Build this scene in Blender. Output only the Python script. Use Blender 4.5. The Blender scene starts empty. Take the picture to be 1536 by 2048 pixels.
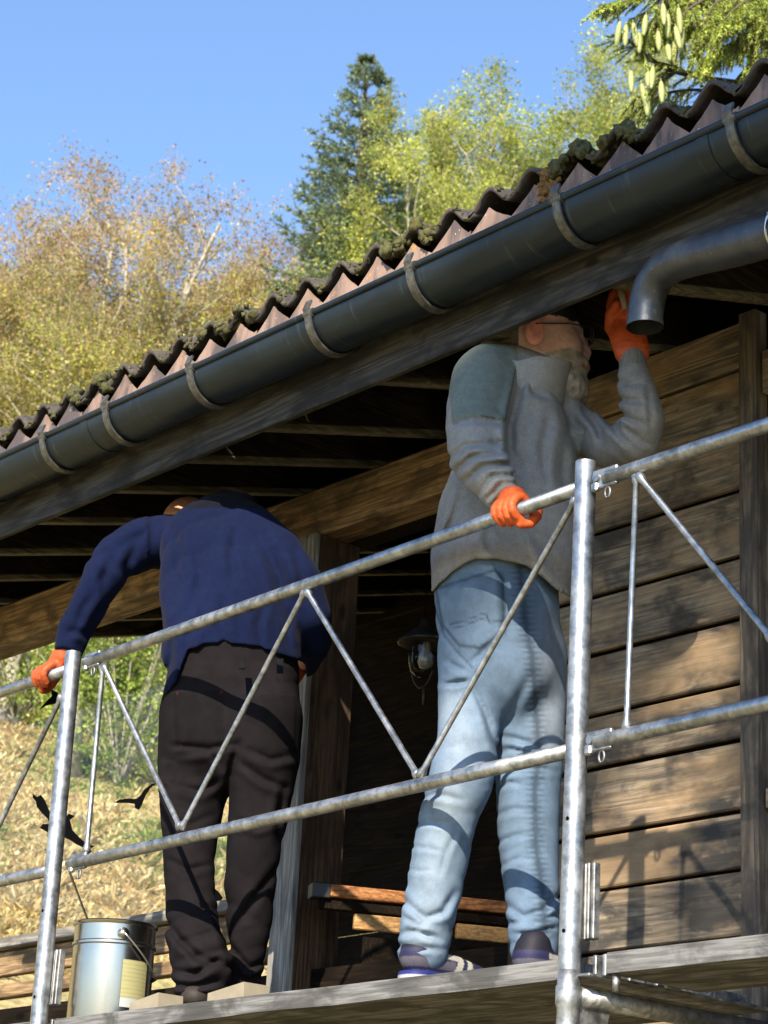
import bpy, math, random
import numpy as np
from mathutils import Vector, Matrix

# ------------------------------------------------------------------ camera, light, exposure
SC = bpy.context.scene
COL = SC.collection
F = 4500.0                                    # focal length in pixels of a 1536 x 2048 frame
CAM = np.array([0.0, -3.40, 1.60])
M = np.array([[0.6540, 0.7549, 0.0503], [-0.2273, 0.2594, -0.9386], [-0.7216, 0.6024, 0.3412]])
M[2] /= np.linalg.norm(M[2]); M[0] -= M[2]*(M[0]@M[2]); M[0] /= np.linalg.norm(M[0]); M[1] = np.cross(M[2], M[0])
cd = bpy.data.cameras.new('camera'); cam = bpy.data.objects.new('camera', cd); COL.objects.link(cam)
cd.sensor_fit = 'VERTICAL'; cd.sensor_height = 36; cd.sensor_width = 27; cd.lens = F/2048*36
cd.clip_start = 0.05; cd.clip_end = 2000
cam.matrix_world = Matrix(((M[0][0], -M[1][0], -M[2][0], CAM[0]), (M[0][1], -M[1][1], -M[2][1], CAM[1]),
                           (M[0][2], -M[1][2], -M[2][2], CAM[2]), (0, 0, 0, 1)))
cd.dof.use_dof = True; cd.dof.focus_distance = 5.9; cd.dof.aperture_fstop = 11
SC.camera = cam

SUN_AZ, SUN_EL = math.atan2(0.72, -1.0), math.radians(32.4)
W = bpy.data.worlds.new('World'); SC.world = W; W.use_nodes = True
wn = W.node_tree; bg = wn.nodes['Background']
sky = wn.nodes.new('ShaderNodeTexSky'); sky.sky_type = 'NISHITA'; sky.sun_disc = False
sky.sun_elevation = SUN_EL; sky.sun_rotation = SUN_AZ; sky.altitude = 900; sky.air_density = 1.0; sky.dust_density = 0.3; sky.ozone_density = 3.5
wn.links.new(sky.outputs[0], bg.inputs[0]); bg.inputs[1].default_value = 0.15
sd = bpy.data.lights.new('sun', 'SUN'); sd.energy = 4.9; sd.angle = math.radians(0.55); sd.color = (1.0, 0.88, 0.70)
sun = bpy.data.objects.new('sun', sd); COL.objects.link(sun)
tosun = Vector((math.sin(SUN_AZ)*math.cos(SUN_EL), math.cos(SUN_AZ)*math.cos(SUN_EL), math.sin(SUN_EL)))
sun.rotation_euler = tosun.to_track_quat('Z', 'Y').to_euler(); sun.location = (6, -9, 12)
SC.view_settings.view_transform = 'Standard'; SC.view_settings.look = 'None'
SC.view_settings.gamma = 1; SC.view_settings.exposure = 1.1; SC.view_settings.use_curve_mapping = False
SC.cycles.max_bounces = 8; SC.cycles.transparent_max_bounces = 16; SC.cycles.use_denoising = True
SC.cycles.sample_clamp_indirect = 6

# ------------------------------------------------------------------ measuring: where a line of sight meets a plane of the place
def ray(x, y): return M.T @ np.array([(x-768)/F, (y-1024)/F, 1.0])
def at(x, y, Y):
    r = ray(x, y); return CAM + r*((Y-CAM[1])/r[1])
def atd(x, y, d):
    r = ray(x, y); return CAM + r*(d/np.linalg.norm(r))
def dist(p): return float(M[2] @ (np.asarray(p)-CAM))
def proj(P):
    c = (P-CAM) @ M.T; return 768+F*c[..., 0]/c[..., 2], 1024+F*c[..., 1]/c[..., 2]
VH = np.array([-0.7676, 0.6409, 0.0])         # the way the photographer faced, level
RT = M[0]; 

# ------------------------------------------------------------------ scene helpers
def link(o, parent=None):
    COL.objects.link(o)
    if parent is not None:
        o.parent = parent; o.matrix_parent_inverse = Matrix.Translation(-Vector(parent.location))
    return o
def thing(name, label, cat, loc=(0, 0, 0), group=None):
    o = bpy.data.objects.new(name, None); COL.objects.link(o); o.location = [float(v) for v in loc]; o.empty_display_size = .1
    o['label'] = label; o['category'] = cat
    if group: o['group'] = group
    return o
def tag(o, label=None, cat=None, group=None, kind=None):
    if label: o['label'] = label
    if cat: o['category'] = cat
    if group: o['group'] = group
    if kind: o['kind'] = kind
    return o
class MB:
    def __init__(s): s.v = []; s.f = []; s.n = 0
    def add(s, v, f):
        v = np.asarray(v, float).reshape(-1, 3); n = s.n
        s.v.append(v); s.f += [tuple(int(i)+n for i in q) for q in f]; s.n += len(v); return s
    def box(s, c, size, R=None, ch=0.003):
        c = np.asarray(c, float); h = np.asarray(size, float)/2; ch = min(ch, *(h*0.45)); R = np.eye(3) if R is None else R
        v = []; idx = {}
        for sx in (-1, 1):
            for sy in (-1, 1):
                for sz in (-1, 1):
                    for a in range(3):
                        p = np.array([sx, sy, sz])*h; q = p.copy()
                        for b in range(3):
                            if b != a: q[b] -= np.array([sx, sy, sz])[b]*ch
                        idx[(sx, sy, sz, a)] = len(v); v.append(q)
        f = []
        for a in range(3):
            b, c2 = (a+1) % 3, (a+2) % 3
            for sg in (-1, 1):
                def k(x, y):
                    t = [0, 0, 0]; t[a] = sg; t[b] = x; t[c2] = y; return idx[(*t, a)]
                q = [k(-1, -1), k(1, -1), k(1, 1), k(-1, 1)]; f.append(q if sg > 0 else q[::-1])
        for a in range(3):                      # edges running along axis a
            b, c2 = (a+1) % 3, (a+2) % 3
            for x in (-1, 1):
                for y in (-1, 1):
                    def k(z, ax):
                        t = [0, 0, 0]; t[a] = z; t[b] = x; t[c2] = y; return idx[(*t, ax)]
                    q = [k(-1, b), k(1, b), k(1, c2), k(-1, c2)]; f.append(q if x*y > 0 else q[::-1])
        for sx in (-1, 1):
            for sy in (-1, 1):
                for sz in (-1, 1):
                    q = [idx[(sx, sy, sz, a)] for a in range(3)]; f.append(q if sx*sy*sz > 0 else q[::-1])
        return s.add(np.array(v) @ R.T + c, f)
    def bar(s, a, b, w, h, up=(0, 0, 1), ch=0.003):
        a = np.asarray(a, float); b = np.asarray(b, float); d = b-a; L = np.linalg.norm(d); d /= L
        sd_ = np.cross(np.asarray(up, float), d); sd_ /= np.linalg.norm(sd_); u = np.cross(d, sd_)
        return s.box((a+b)/2, (L, w, h), np.array([d, sd_, u]).T, ch)
    def tube(s, pts, r, n=16, cap=True, flat=1.0, up=None):
        pts = np.asarray(pts, float); k = len(pts); r = np.full(k, r, float) if np.isscalar(r) else np.asarray(r, float)
        t = np.gradient(pts, axis=0); t /= np.linalg.norm(t, axis=1)[:, None]+1e-12
        a = np.array([0, 0, 1.]) if up is None else np.asarray(up, float)
        if abs(a @ t[0]) > .9: a = np.array([1., 0, 0])
        V = []; ang = np.arange(n)*2*math.pi/n
        for i in range(k):
            x = a - t[i]*(a @ t[i]); x /= np.linalg.norm(x)+1e-12; a = x; y = np.cross(t[i], x)
            V.append(pts[i]+r[i]*(np.cos(ang)[:, None]*x*flat+np.sin(ang)[:, None]*y))
        f = [(i*n+j, i*n+(j+1) % n, (i+1)*n+(j+1) % n, (i+1)*n+j) for i in range(k-1) for j in range(n)]
        if cap: f += [tuple(range(n))[::-1], tuple((k-1)*n+j for j in range(n))]
        return s.add(np.concatenate(V), f)
    def lathe(s, prof, c, n=32):                # prof: (radius, z)
        c = np.asarray(c, float); ang = np.arange(n)*2*math.pi/n
        V = np.concatenate([np.stack([r*np.cos(ang), r*np.sin(ang), np.full(n, z)], 1) for r, z in prof])+c
        k = len(prof)
        return s.add(V, [(i*n+j, i*n+(j+1) % n, (i+1)*n+(j+1) % n, (i+1)*n+j) for i in range(k-1) for j in range(n)])
    def prism(s, poly, dvec):                   # poly: planar 3D points; dvec: the thickness
        p = np.asarray(poly, float); n = len(p)
        return s.add(np.concatenate([p, p+np.asarray(dvec)]), [tuple(range(n))[::-1], tuple(range(n, 2*n))]+[(i, (i+1) % n, n+(i+1) % n, n+i) for i in range(n)])
    def build(s, name, mat, parent=None, smooth=False, label=None, auto=False):
        me = bpy.data.meshes.new(name); V = np.concatenate(s.v)
        org = V.mean(0) if parent is not None else (V.min(0)+V.max(0))/2
        me.from_pydata((V-org).tolist(), [], s.f); me.materials.append(mat)
        if smooth or auto: me.polygons.foreach_set('use_smooth', [True]*len(me.polygons))
        if auto: me.set_sharp_from_angle(angle=math.radians(40))
        me.update(); o = bpy.data.objects.new(name, me); o.location = org
        link(o, parent)
        if label: o['label'] = label
        return o
def quads(name, V, cols, mat, parent=None, nper=4, smooth=False):
    """Many small separate faces (leaves, needles, blades) as one mesh; V is (n, nper, 3), cols (n, 3)."""
    n = len(V); me = bpy.data.meshes.new(name); org = V.reshape(-1, 3).mean(0)
    me.vertices.add(n*nper); me.vertices.foreach_set('co', (V.reshape(-1, 3)-org).astype(np.float32).ravel())
    me.loops.add(n*nper); me.loops.foreach_set('vertex_index', np.arange(n*nper, dtype=np.int32))
    me.polygons.add(n); me.polygons.foreach_set('loop_start', np.arange(0, n*nper, nper, dtype=np.int32))
    me.update(calc_edges=True)
    if cols is not None:
        ca = me.color_attributes.new('tint', 'FLOAT_COLOR', 'POINT'); c = np.ones((n, nper, 4), np.float32); c[:, :, :3] = cols[:, None, :]
        ca.data.foreach_set('color', c.ravel())
    me.materials.append(mat); o = bpy.data.objects.new(name, me); o.location = org; link(o, parent); return o

# ------------------------------------------------------------------ materials
class NT:
    def __init__(s, name):
        s.m = bpy.data.materials.new(name); s.m.use_nodes = True; s.t = s.m.node_tree; s.b = s.t.nodes['Principled BSDF']
    def n(s, typ, **kw):
        nd = s.t.nodes.new('ShaderNode'+typ)
        for k, v in kw.items(): setattr(nd, k, v)
        return nd
    def l(s, a, b): s.t.links.new(a, b)
    def put(s, inp, v):
        if isinstance(v, (int, float)): inp.default_value = v
        elif isinstance(v, (tuple, list)): inp.default_value = (*v, 1) if len(inp.default_value) == 4 and len(v) == 3 else v
        else: s.l(v, inp)
    def pos(s, scale=(1, 1, 1), rnd=0.0, rot=(0, 0, 0)):
        g = s.n('NewGeometry'); mp = s.n('Mapping'); mp.inputs['Scale'].default_value = scale; mp.inputs['Rotation'].default_value = rot
        s.l(g.outputs['Position'], mp.inputs['Vector']); out = mp.outputs[0]
        if rnd:
            oi = s.n('ObjectInfo'); mu = s.n('VectorMath', operation='SCALE'); mu.inputs[0].default_value = (1, 1.7, 2.3)
            m2 = s.n('Math', operation='MULTIPLY'); s.l(oi.outputs['Random'], m2.inputs[0]); m2.inputs[1].default_value = rnd
            s.l(m2.outputs[0], mu.inputs['Scale']); ad = s.n('VectorMath', operation='ADD'); s.l(out, ad.inputs[0]); s.l(mu.outputs[0], ad.inputs[1]); out = ad.outputs[0]
        return out
    def noise(s, vec, scale=1, detail=4, rough=.55, dist=0):
        nd = s.n('TexNoise'); s.l(vec, nd.inputs['Vector']); nd.inputs['Scale'].default_value = scale
        nd.inputs['Detail'].default_value = detail; nd.inputs['Roughness'].default_value = rough; nd.inputs['Distortion'].default_value = dist
        return nd.outputs['Fac']
    def ramp(s, fac, stops):
        r = s.n('ValToRGB'); s.l(fac, r.inputs[0]); e = r.color_ramp.elements
        while len(e) < len(stops): e.new(.5)
        for i, (p, c) in enumerate(stops):
            e[i].position = p; e[i].color = (*c, 1) if isinstance(c, (tuple, list)) else (c, c, c, 1)
        return r.outputs[0]
    def mix(s, a, b, fac, mode='MIX'):
        x = s.n('Mix', data_type='RGBA', blend_type=mode); s.put(x.inputs[0], fac); s.put(x.inputs[6], a); s.put(x.inputs[7], b); return x.outputs[2]
    def math(s, op, a, b=0.0, clamp=False):
        x = s.n('Math', operation=op, use_clamp=clamp); s.put(x.inputs[0], a); s.put(x.inputs[1], b); return x.outputs[0]
    def bump(s, h, strength=.3, distance=.01, prev=None):
        b = s.n('Bump'); s.l(h, b.inputs['Height']); b.inputs['Strength'].default_value = strength; b.inputs['Distance'].default_value = distance
        if prev is not None: s.l(prev, b.inputs['Normal'])
        return b.outputs[0]
    def fin(s, col=None, rough=None, metal=None, bump=None, **kw):
        if col is not None: s.put(s.b.inputs['Base Color'], col)
        if rough is not None: s.put(s.b.inputs['Roughness'], rough)
        if metal is not None: s.put(s.b.inputs['Metallic'], metal)
        if bump is not None: s.l(bump, s.b.inputs['Normal'])
        for k, v in kw.items(): s.put(s.b.inputs[k.replace('_', ' ')], v)
        return s.m

def wood(name, axis, light, mid, dark, weather=.5, warm=None, scale=1.0, rough=.8, rings=1.0, spec=.25):
    """Sawn timber with the grain along `axis`: flat-sawn rings, fine fibre, weathered blotches."""
    k = NT(name); st = [6.0*scale]*3; st[axis] = .55*scale
    big = k.noise(k.pos(tuple(st), 9), 1.0, 2, .5, .3)
    ring = k.math('SINE', k.math('MULTIPLY', big, 95*rings)); ring = k.math('MULTIPLY_ADD', ring, .5); k.t.nodes[-1].inputs[2].default_value = .5
    sf = [135.0*scale]*3; sf[axis] = 6.5*scale
    fib = k.noise(k.pos(tuple(sf), 5), 1, 3, .6)
    sb = [7.0]*3; sb[axis] = 3.6
    blot = k.noise(k.pos(tuple(sb), 7), 1.3, 6, .62, .4)
    c = k.ramp(ring, [(0, tuple(q*.8 for q in mid)), (.5, light), (1, light)])
    c = k.mix(c, dark, k.ramp(fib, [(.38, .65), (.62, 0)]))
    c = k.mix(c, dark, k.math('MULTIPLY', k.ramp(blot, [(.46, 0), (.58, 1)]), weather))
    if warm:
        b2 = k.noise(k.pos(tuple(sb), 3), .9, 4, .6)
        c = k.mix(c, warm, k.ramp(b2, [(.45, 0), (.65, .6)]))
    sv = [7.5]*3; sv[axis] = 3.4; vo = k.n('TexVoronoi'); k.l(k.pos(tuple(sv), 4), vo.inputs['Vector']); vo.inputs['Scale'].default_value = .8
    c = k.mix(c, tuple(q*.55 for q in dark), k.ramp(vo.outputs['Distance'], [(.055, .9), (.10, 0)]))
    h = k.math('ADD', k.math('MULTIPLY', ring, .45), k.math('MULTIPLY', fib, .9))
    return k.fin(c, rough, 0, k.bump(h, .55, .004), Specular_IOR_Level=spec)
def plain(name, col, rough=.6, metal=0, var=.25, sc=30, bump=.15, **kw):
    k = NT(name); n = k.noise(k.pos(), sc, 5, .6); lo = tuple(c*(1-var) for c in col); hi = tuple(min(1, c*(1+var)) for c in col)
    return k.fin(k.ramp(n, [(.3, lo), (.7, hi)]), rough, metal, k.bump(n, bump, .004) if bump else None, **kw)
def steel(name, lo, hi, r0, r1, spots=True):
    k = NT(name); p = k.pos(); n = k.noise(p, 34, 6, .72); n2 = k.noise(p, 9, 3, .5)
    c = k.ramp(n, [(.38, lo), (.62, hi)]); c = k.mix(c, tuple(q*.45 for q in lo), k.ramp(k.noise(p, 11, 5, .7), [(.55, 0), (.70, .75)]))
    if spots: c = k.mix(c, (.55, .55, .54), k.ramp(k.noise(k.pos((1, 1, .5)), 30, 2, .4), [(.62, 0), (.70, .6)]))
    return k.fin(c, k.ramp(n2, [(.3, r0), (.7, r1)]), k.ramp(n, [(.35, .95), (.75, .7)]), k.bump(n, .12, .003))
def tinted(name, fine=900, mid=60, amp=.25, rough=.9, bs=.35, bd=.002, var=.18, sheen=0, spec=.04):
    """Cloth, skin or leaf coloured by the pigment stored on the mesh."""
    k = NT(name); a = k.n('Attribute', attribute_name='tint'); p = k.pos(); f = k.noise(p, fine, 2, .6); m_ = k.noise(p, mid, 4, .6)
    c = k.mix(a.outputs['Color'], k.ramp(m_, [(.25, 1-var), (.75, 1+var)]), 1.0, 'MULTIPLY')
    c = k.mix(c, k.ramp(f, [(.3, 1-amp), (.7, 1+amp)]), 1.0, 'MULTIPLY')
    k.fin(c, rough, 0, k.bump(f, bs, bd), Specular_IOR_Level=spec, Sheen_Weight=sheen)
    return k.m
def leafmat(name, trans=.45):
    k = NT(name); a = k.n('Attribute', attribute_name='tint'); n = k.noise(k.pos(), 25, 2, .5)
    c = k.mix(a.outputs['Color'], k.ramp(n, [(.3, .8), (.7, 1.2)]), 1.0, 'MULTIPLY')
    k.fin(c, .55, 0, Specular_IOR_Level=.3)
    tr = k.n('BsdfTranslucent'); k.l(k.mix(c, (1, 1, .45), .12), tr.inputs[0]); mx = k.n('MixShader'); mx.inputs[0].default_value = trans
    out = k.t.nodes['Material Output']; k.l(k.b.outputs[0], mx.inputs[1]); k.l(tr.outputs[0], mx.inputs[2]); k.l(mx.outputs[0], out.inputs[0]); return k.m

MT = dict(
 board=wood('weathered_board', 0, (.31, .25, .18), (.21, .17, .125), (.045, .042, .040), .9, (.46, .31, .17)),
 board_v=wood('weathered_trim', 2, (.20, .16, .12), (.15, .12, .09), (.05, .043, .04), .8),
 beam=wood('brown_beam', 0, (.38, .25, .13), (.26, .165, .085), (.06, .042, .026), .75),
 post=wood('dark_post', 2, (.13, .078, .045), (.075, .045, .028), (.025, .017, .012), .6),
 grey_v=wood('bleached_board', 2, (.40, .39, .36), (.27, .26, .25), (.12, .115, .11), .5),
 grey_x=wood('bleached_rail', 0, (.30, .28, .25), (.20, .185, .165), (.08, .075, .07), .6),
 orange=wood('varnished_rail', 1, (.42, .19, .07), (.30, .12, .04), (.10, .04, .02), .4),
 yellow=wood('pale_plank', 1, (.55, .33, .13), (.45, .26, .10), (.18, .09, .04), .2),
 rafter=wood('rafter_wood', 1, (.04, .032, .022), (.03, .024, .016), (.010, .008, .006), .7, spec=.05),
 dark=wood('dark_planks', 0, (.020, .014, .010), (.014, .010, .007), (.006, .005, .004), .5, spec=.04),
 deck=wood('deck_plank', 0, (.20, .20, .20), (.125, .125, .125), (.045, .044, .043), .8),
 fascia=wood('fascia_board', 0, (.075, .072, .068), (.050, .048, .046), (.020, .020, .021), .8, spec=.12),
 zinc=steel('galvanised_steel', (.22, .23, .24), (.42, .43, .44), .34, .52),
 zincd=steel('dull_steel', (.16, .165, .17), (.34, .34, .34), .42, .62),
 tin=plain('tin_can', (.42, .40, .36), .26, 1.0, .05, 12, .02), lit_strip=wood('rafter_lit_strip', 1, (.19, .17, .11), (.13, .115, .075), (.05, .045, .03), .6),
 sheet=plain('fibre_cement', (.055, .045, .040), .9, 0, .5, 35, .6),
 moss=plain('moss', (.060, .058, .018), .95, 0, .7, 90, .8),
 blackp=plain('black_plastic', (.015, .015, .016), .4, 0, .3),
 iron=plain('lantern_iron', (.03, .027, .025), .5, .6, .3),
 white=plain('white_label', (.62, .62, .60), .6, 0, .06, 20, 0),
 block=plain('pale_wood_block', (.25, .215, .155), .7, 0, .12, 25, .1),
 rope=plain('wire', (.6, .6, .6), .35, .9, .1, 20, 0),
 bark=plain('pale_bark', (.34, .31, .25), .9, 0, .35, 12, .5),
 darkbark=plain('dark_bark', (.09, .065, .045), .9, 0, .4, 18, .6),
 cone=plain('green_cone', (.30, .33, .12), .6, 0, .2, 60, .3),
 decal=plain('black_film', (.004, .004, .005), 1, 0, .2, 10, 0, Specular_IOR_Level=0.0), loop=plain('black_webbing', (.008, .008, .009), 1, 0, .2, 40, .1, Specular_IOR_Level=0.05),
 cloth=tinted('fleece_cloth', 420, 45, .25, .95, .5, .003, .16, .02),
 denim=tinted('denim_cloth', 700, 22, .20, .9, .4, .002, .22),
 skin=tinted('skin', 300, 60, .14, .5, .35, .002, .2, spec=.3),
 rubber=tinted('glove_rubber', 260, 40, .14, .5, .4, .002, .25, spec=.3),
 shoe=tinted('shoe_fabric', 500, 60, .12, .6, .2, .0015, .10, spec=.2),
 leaf=leafmat('leaves'), needle=leafmat('needles', .12), grassm=leafmat('grass_blades', .4))
def special():
    k = NT('gutter_metal'); p = k.pos((1, 4, 4)); n = k.noise(p, 5, 5, .6); s = k.noise(k.pos((6, .6, .6)), 9, 3, .6)
    c = k.ramp(n, [(.3, (.009, .016, .024)), (.7, (.021, .032, .042))]); c = k.mix(c, (.17, .18, .17), k.ramp(s, [(.60, 0), (.72, .2)]))
    MT['gutter'] = k.fin(c, k.ramp(n, [(.3, .36), (.7, .54)]), .45, k.bump(n, .08, .004))
    k = NT('hook_metal'); n = k.noise(k.pos(), 60, 4, .6); c = k.ramp(n, [(.35, (.07, .07, .065)), (.7, (.16, .155, .14))])
    MT['hook'] = k.fin(c, .5, .6, k.bump(n, .3, .002))
    k = NT('pipe_metal'); n = k.noise(k.pos(), 14, 6, .65); s = k.noise(k.pos((1, 1, 1)), 70, 4, .7)
    c = k.ramp(n, [(.3, (.035, .040, .050)), (.7, (.08, .088, .10))]); c = k.mix(c, (.28, .29, .29), k.ramp(s, [(.62, 0), (.72, .5)]))
    MT['pipe'] = k.fin(c, k.ramp(n, [(.3, .32), (.7, .5)]), .6, k.bump(s, .1, .002))
    k = NT('apron_sheet'); n = k.noise(k.pos((1, 1, .6)), 11, 6, .65); o = k.noise(k.pos(), 22, 3, .55, .5); d = k.noise(k.pos((2.2, 1, .5)), 5, 4, .6)
    sp = k.noise(k.pos(), 140, 2, .5)
    c = k.ramp(n, [(.3, (.17, .110, .085)), (.7, (.30, .205, .165))])
    c = k.mix(c, (.045, .038, .045), k.ramp(d, [(.44, 0), (.58, .85)])); c = k.mix(c, (.42, .19, .02), k.ramp(o, [(.66, 0), (.70, .95)]))
    c = k.mix(c, (.62, .60, .52), k.ramp(sp, [(.72, 0), (.75, .8)]))
    MT['apron'] = k.fin(c, .85, 0, k.bump(n, .4, .004))
    k = NT('hill_ground'); n = k.noise(k.pos((1, 1, 1)), .9, 6, .65); n2 = k.noise(k.pos(), 9, 5, .7)
    c = k.ramp(n, [(.35, (.42, .31, .15)), (.50, (.38, .30, .13)), (.62, (.25, .26, .08))]); c = k.mix(c, k.ramp(n2, [(.3, .45), (.7, 1.35)]), 1.0, 'MULTIPLY')
    MT['hill'] = k.fin(c, .95, 0, k.bump(n2, .8, .06))
    k = NT('pane_glass'); gl = k.n('BsdfGlossy'); gl.inputs['Roughness'].default_value = .02; tr = k.n('BsdfTransparent'); tr.inputs[0].default_value = (.93, .95, .94, 1)
    lw = k.n('LayerWeight'); lw.inputs[0].default_value = .5; fr = k.math('MULTIPLY_ADD', k.math('POWER', lw.outputs['Facing'], 4.0), .35); k.t.nodes[-1].inputs[2].default_value = .03; mx = k.n('MixShader'); k.l(fr, mx.inputs[0]); k.l(tr.outputs[0], mx.inputs[1]); k.l(gl.outputs[0], mx.inputs[2])
    k.l(mx.outputs[0], k.t.nodes['Material Output'].inputs[0]); MT['glass'] = k.m
    k = NT('paper_label'); n = k.noise(k.pos((1, 1, 1)), 12, 3, .5); g = k.n('NewGeometry'); sx = k.n('SeparateXYZ'); k.l(g.outputs['Position'], sx.inputs[0])
    w = k.math('SINE', k.math('MULTIPLY', sx.outputs[2], 620)); c = k.mix((.60, .55, .24), (.44, .41, .20), k.ramp(w, [(.75, 0), (.95, .5)]))
    c = k.mix(c, (.68, .70, .70), k.ramp(sx.outputs[2], [(.0, 1), (1., 1)]) if False else k.math('LESS_THAN', sx.outputs[2], 2.494))
    MT['paper'] = k.fin(c, .6, 0)
special()
rng = np.random.default_rng(7); random.seed(7)
# ------------------------------------------------------------------ the ground and the hillside
U0 = np.array([-.88, .475]); U0 /= np.linalg.norm(U0)
def terrain(x, y):
    d = np.asarray(x)*U0[0]+(np.asarray(y)+3.4)*U0[1]; s = -np.asarray(x)*U0[1]+(np.asarray(y)+3.4)*U0[0]
    z = np.where(d < 12, 0, np.where(d < 48, .45*(d-12), 16.2+.12*(d-48)))
    z = z-1.2*np.exp(-((d-12)/5)**2)*0+.25*np.sin(d*.55+s*.3)*np.clip((d-11)/8, 0, 1)+.18*np.sin(s*.8+1)*np.clip((d-11)/8, 0, 1)
    return np.where(d > 200, 34.4, z)
def make_ground():
    g = np.concatenate([-np.geomspace(60, 900, 14)[::-1], np.arange(-58, 20, 1.0), np.geomspace(21, 900, 18)])
    X, Y = np.meshgrid(g, np.concatenate([-np.geomspace(20, 900, 16)[::-1], np.arange(-19, 60, 1.0), np.geomspace(61, 900, 16)]), indexing='ij')
    Z = terrain(X, Y); nx, ny = X.shape; V = np.stack([X, Y, Z], -1).reshape(-1, 3)
    I = np.arange(nx*ny).reshape(nx, ny); fc = np.stack([I[:-1, :-1], I[1:, :-1], I[1:, 1:], I[:-1, 1:]], -1).reshape(-1, 4)
    me = bpy.data.meshes.new('ground'); me.from_pydata(V.tolist(), [], fc.tolist()); me.materials.append(MT['hill'])
    me.polygons.foreach_set('use_smooth', [True]*len(me.polygons)); o = bpy.data.objects.new('ground', me); link(o); o['kind'] = 'structure'
make_ground()

# ------------------------------------------------------------------ the chalet
TR = math.tan(math.radians(15)); XV, XE, YR = -8.32, -1.0, 3.3
house = thing('chalet', 'brown timber chalet with corrugated roof, dark gutter and open porch behind the scaffold', 'chalet', (-4.6, .8, 0))
def rz(Y): return 4.0+TR*(Y-.15)              # underside of the rafters
wl, tl, tr = at(1062, 1750, .8)[0], -3.565, -3.507
bz = [.10, .30, .48, .67, .86, 1.05, 1.22, 1.42, 1.60, 1.79, 1.98, 2.17, 2.368, 2.53, 2.693, 2.839, 3.019, 3.165, 3.336, 3.502, 3.686, 3.855, 4.024, 4.165]
def boards(x0, x1, y, zs, mat, name='wall_board', th=.022, jy=.004):
    for a, b in zip(zs[:-1], zs[1:]):
        m = MB(); j = rng.uniform(-jy, jy); t = rng.uniform(-.003, .003)
        m.box(((x0+x1)/2, y+j, (a+b)/2+.005), (x1-x0, th, b-a-.012+t), None, .004)
        m.build(name, mat, house)
boards(wl, tl+.004, .80, bz, MT['board'])
boards(-2.75, -1.2, .80, bz, MT['board'])
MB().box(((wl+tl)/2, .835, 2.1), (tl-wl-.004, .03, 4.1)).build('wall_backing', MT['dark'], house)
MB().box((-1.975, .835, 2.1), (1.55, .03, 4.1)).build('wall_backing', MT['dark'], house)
for xa in (tl+.029, -2.79): MB().box((xa, .783, 2.09), (.058, .05, 4.16)).build('corner_trim', MT['board_v'], house)
MB().box((-3.15, .80, 2.86), (.70, .05, .05)).build('door_rail', MT['board'], house)
MB().box((-3.15, .80, 3.99), (.70, .05, .12)).build('door_lintel', MT['board'], house)
for i in range(5): MB().box((-3.42+i*.135, .86, 2.0), (.128, .02, 3.9)).build('door_board', MT['dark'], house)
MB().box((wl-.035, .845, 3.12), (.065, .12, 2.05)).build('door_post', MT['post'], house)
# porch: post, beam, parapet, floor, back wall
MB().box((-5.322, .832, 3.13), (.098, .163, 1.64)).build('porch_post', MT['post'], house)
MB().box((-5.324, .738, 3.13), (.102, .022, 1.64)).build('post_facing', MT['grey_v'], house)
bm = MB(); x = -8.25
bm.box((-6.3, .81, 4.032), (3.92, .13, .165), None, .012); bm.build('porch_beam', MT['beam'], house)
MB().box((-4.34+.0, .93, 4.04), (3.9*.5, .10, .15), None, .012).build('inner_beam', MT['dark'], house)
MB().bar((-8.2, .80, 2.812), (-5.375, .80, 2.812), .10, .036).build('parapet_cap', MT['grey_x'], house)
MB().bar((-8.2, .80, 2.745), (-5.375, .80, 2.745), .03, .085).build('parapet_board', MT['beam'], house)
MB().bar((-8.2, .80, 2.648), (-5.375, .80, 2.648), .05, .045).build('parapet_rail', MT['orange'] if 0 else MT['beam'], house)
zz = [.10, .35, .60, .85, 1.10, 1.35, 1.60, 1.85, 2.10, 2.35, 2.60]
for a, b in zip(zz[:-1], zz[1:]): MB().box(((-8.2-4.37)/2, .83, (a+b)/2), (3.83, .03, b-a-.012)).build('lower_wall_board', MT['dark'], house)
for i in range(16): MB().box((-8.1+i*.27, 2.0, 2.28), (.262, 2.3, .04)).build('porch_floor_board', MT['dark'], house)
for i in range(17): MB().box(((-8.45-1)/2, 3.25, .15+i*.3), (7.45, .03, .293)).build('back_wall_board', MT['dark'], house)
MB().box((-8.26, .80, 2.1), (.12, .12, 4.0)).build('porch_post', MT['post'], house)
MB().box((-8.26, 3.2, 2.3), (.12, .12, 4.5)).build('porch_post', MT['post'], house)
MB().box((-1.05, 2.0, 2.1), (.04, 2.5, 4.2)).build('side_wall', MT['dark'], house)
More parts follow.
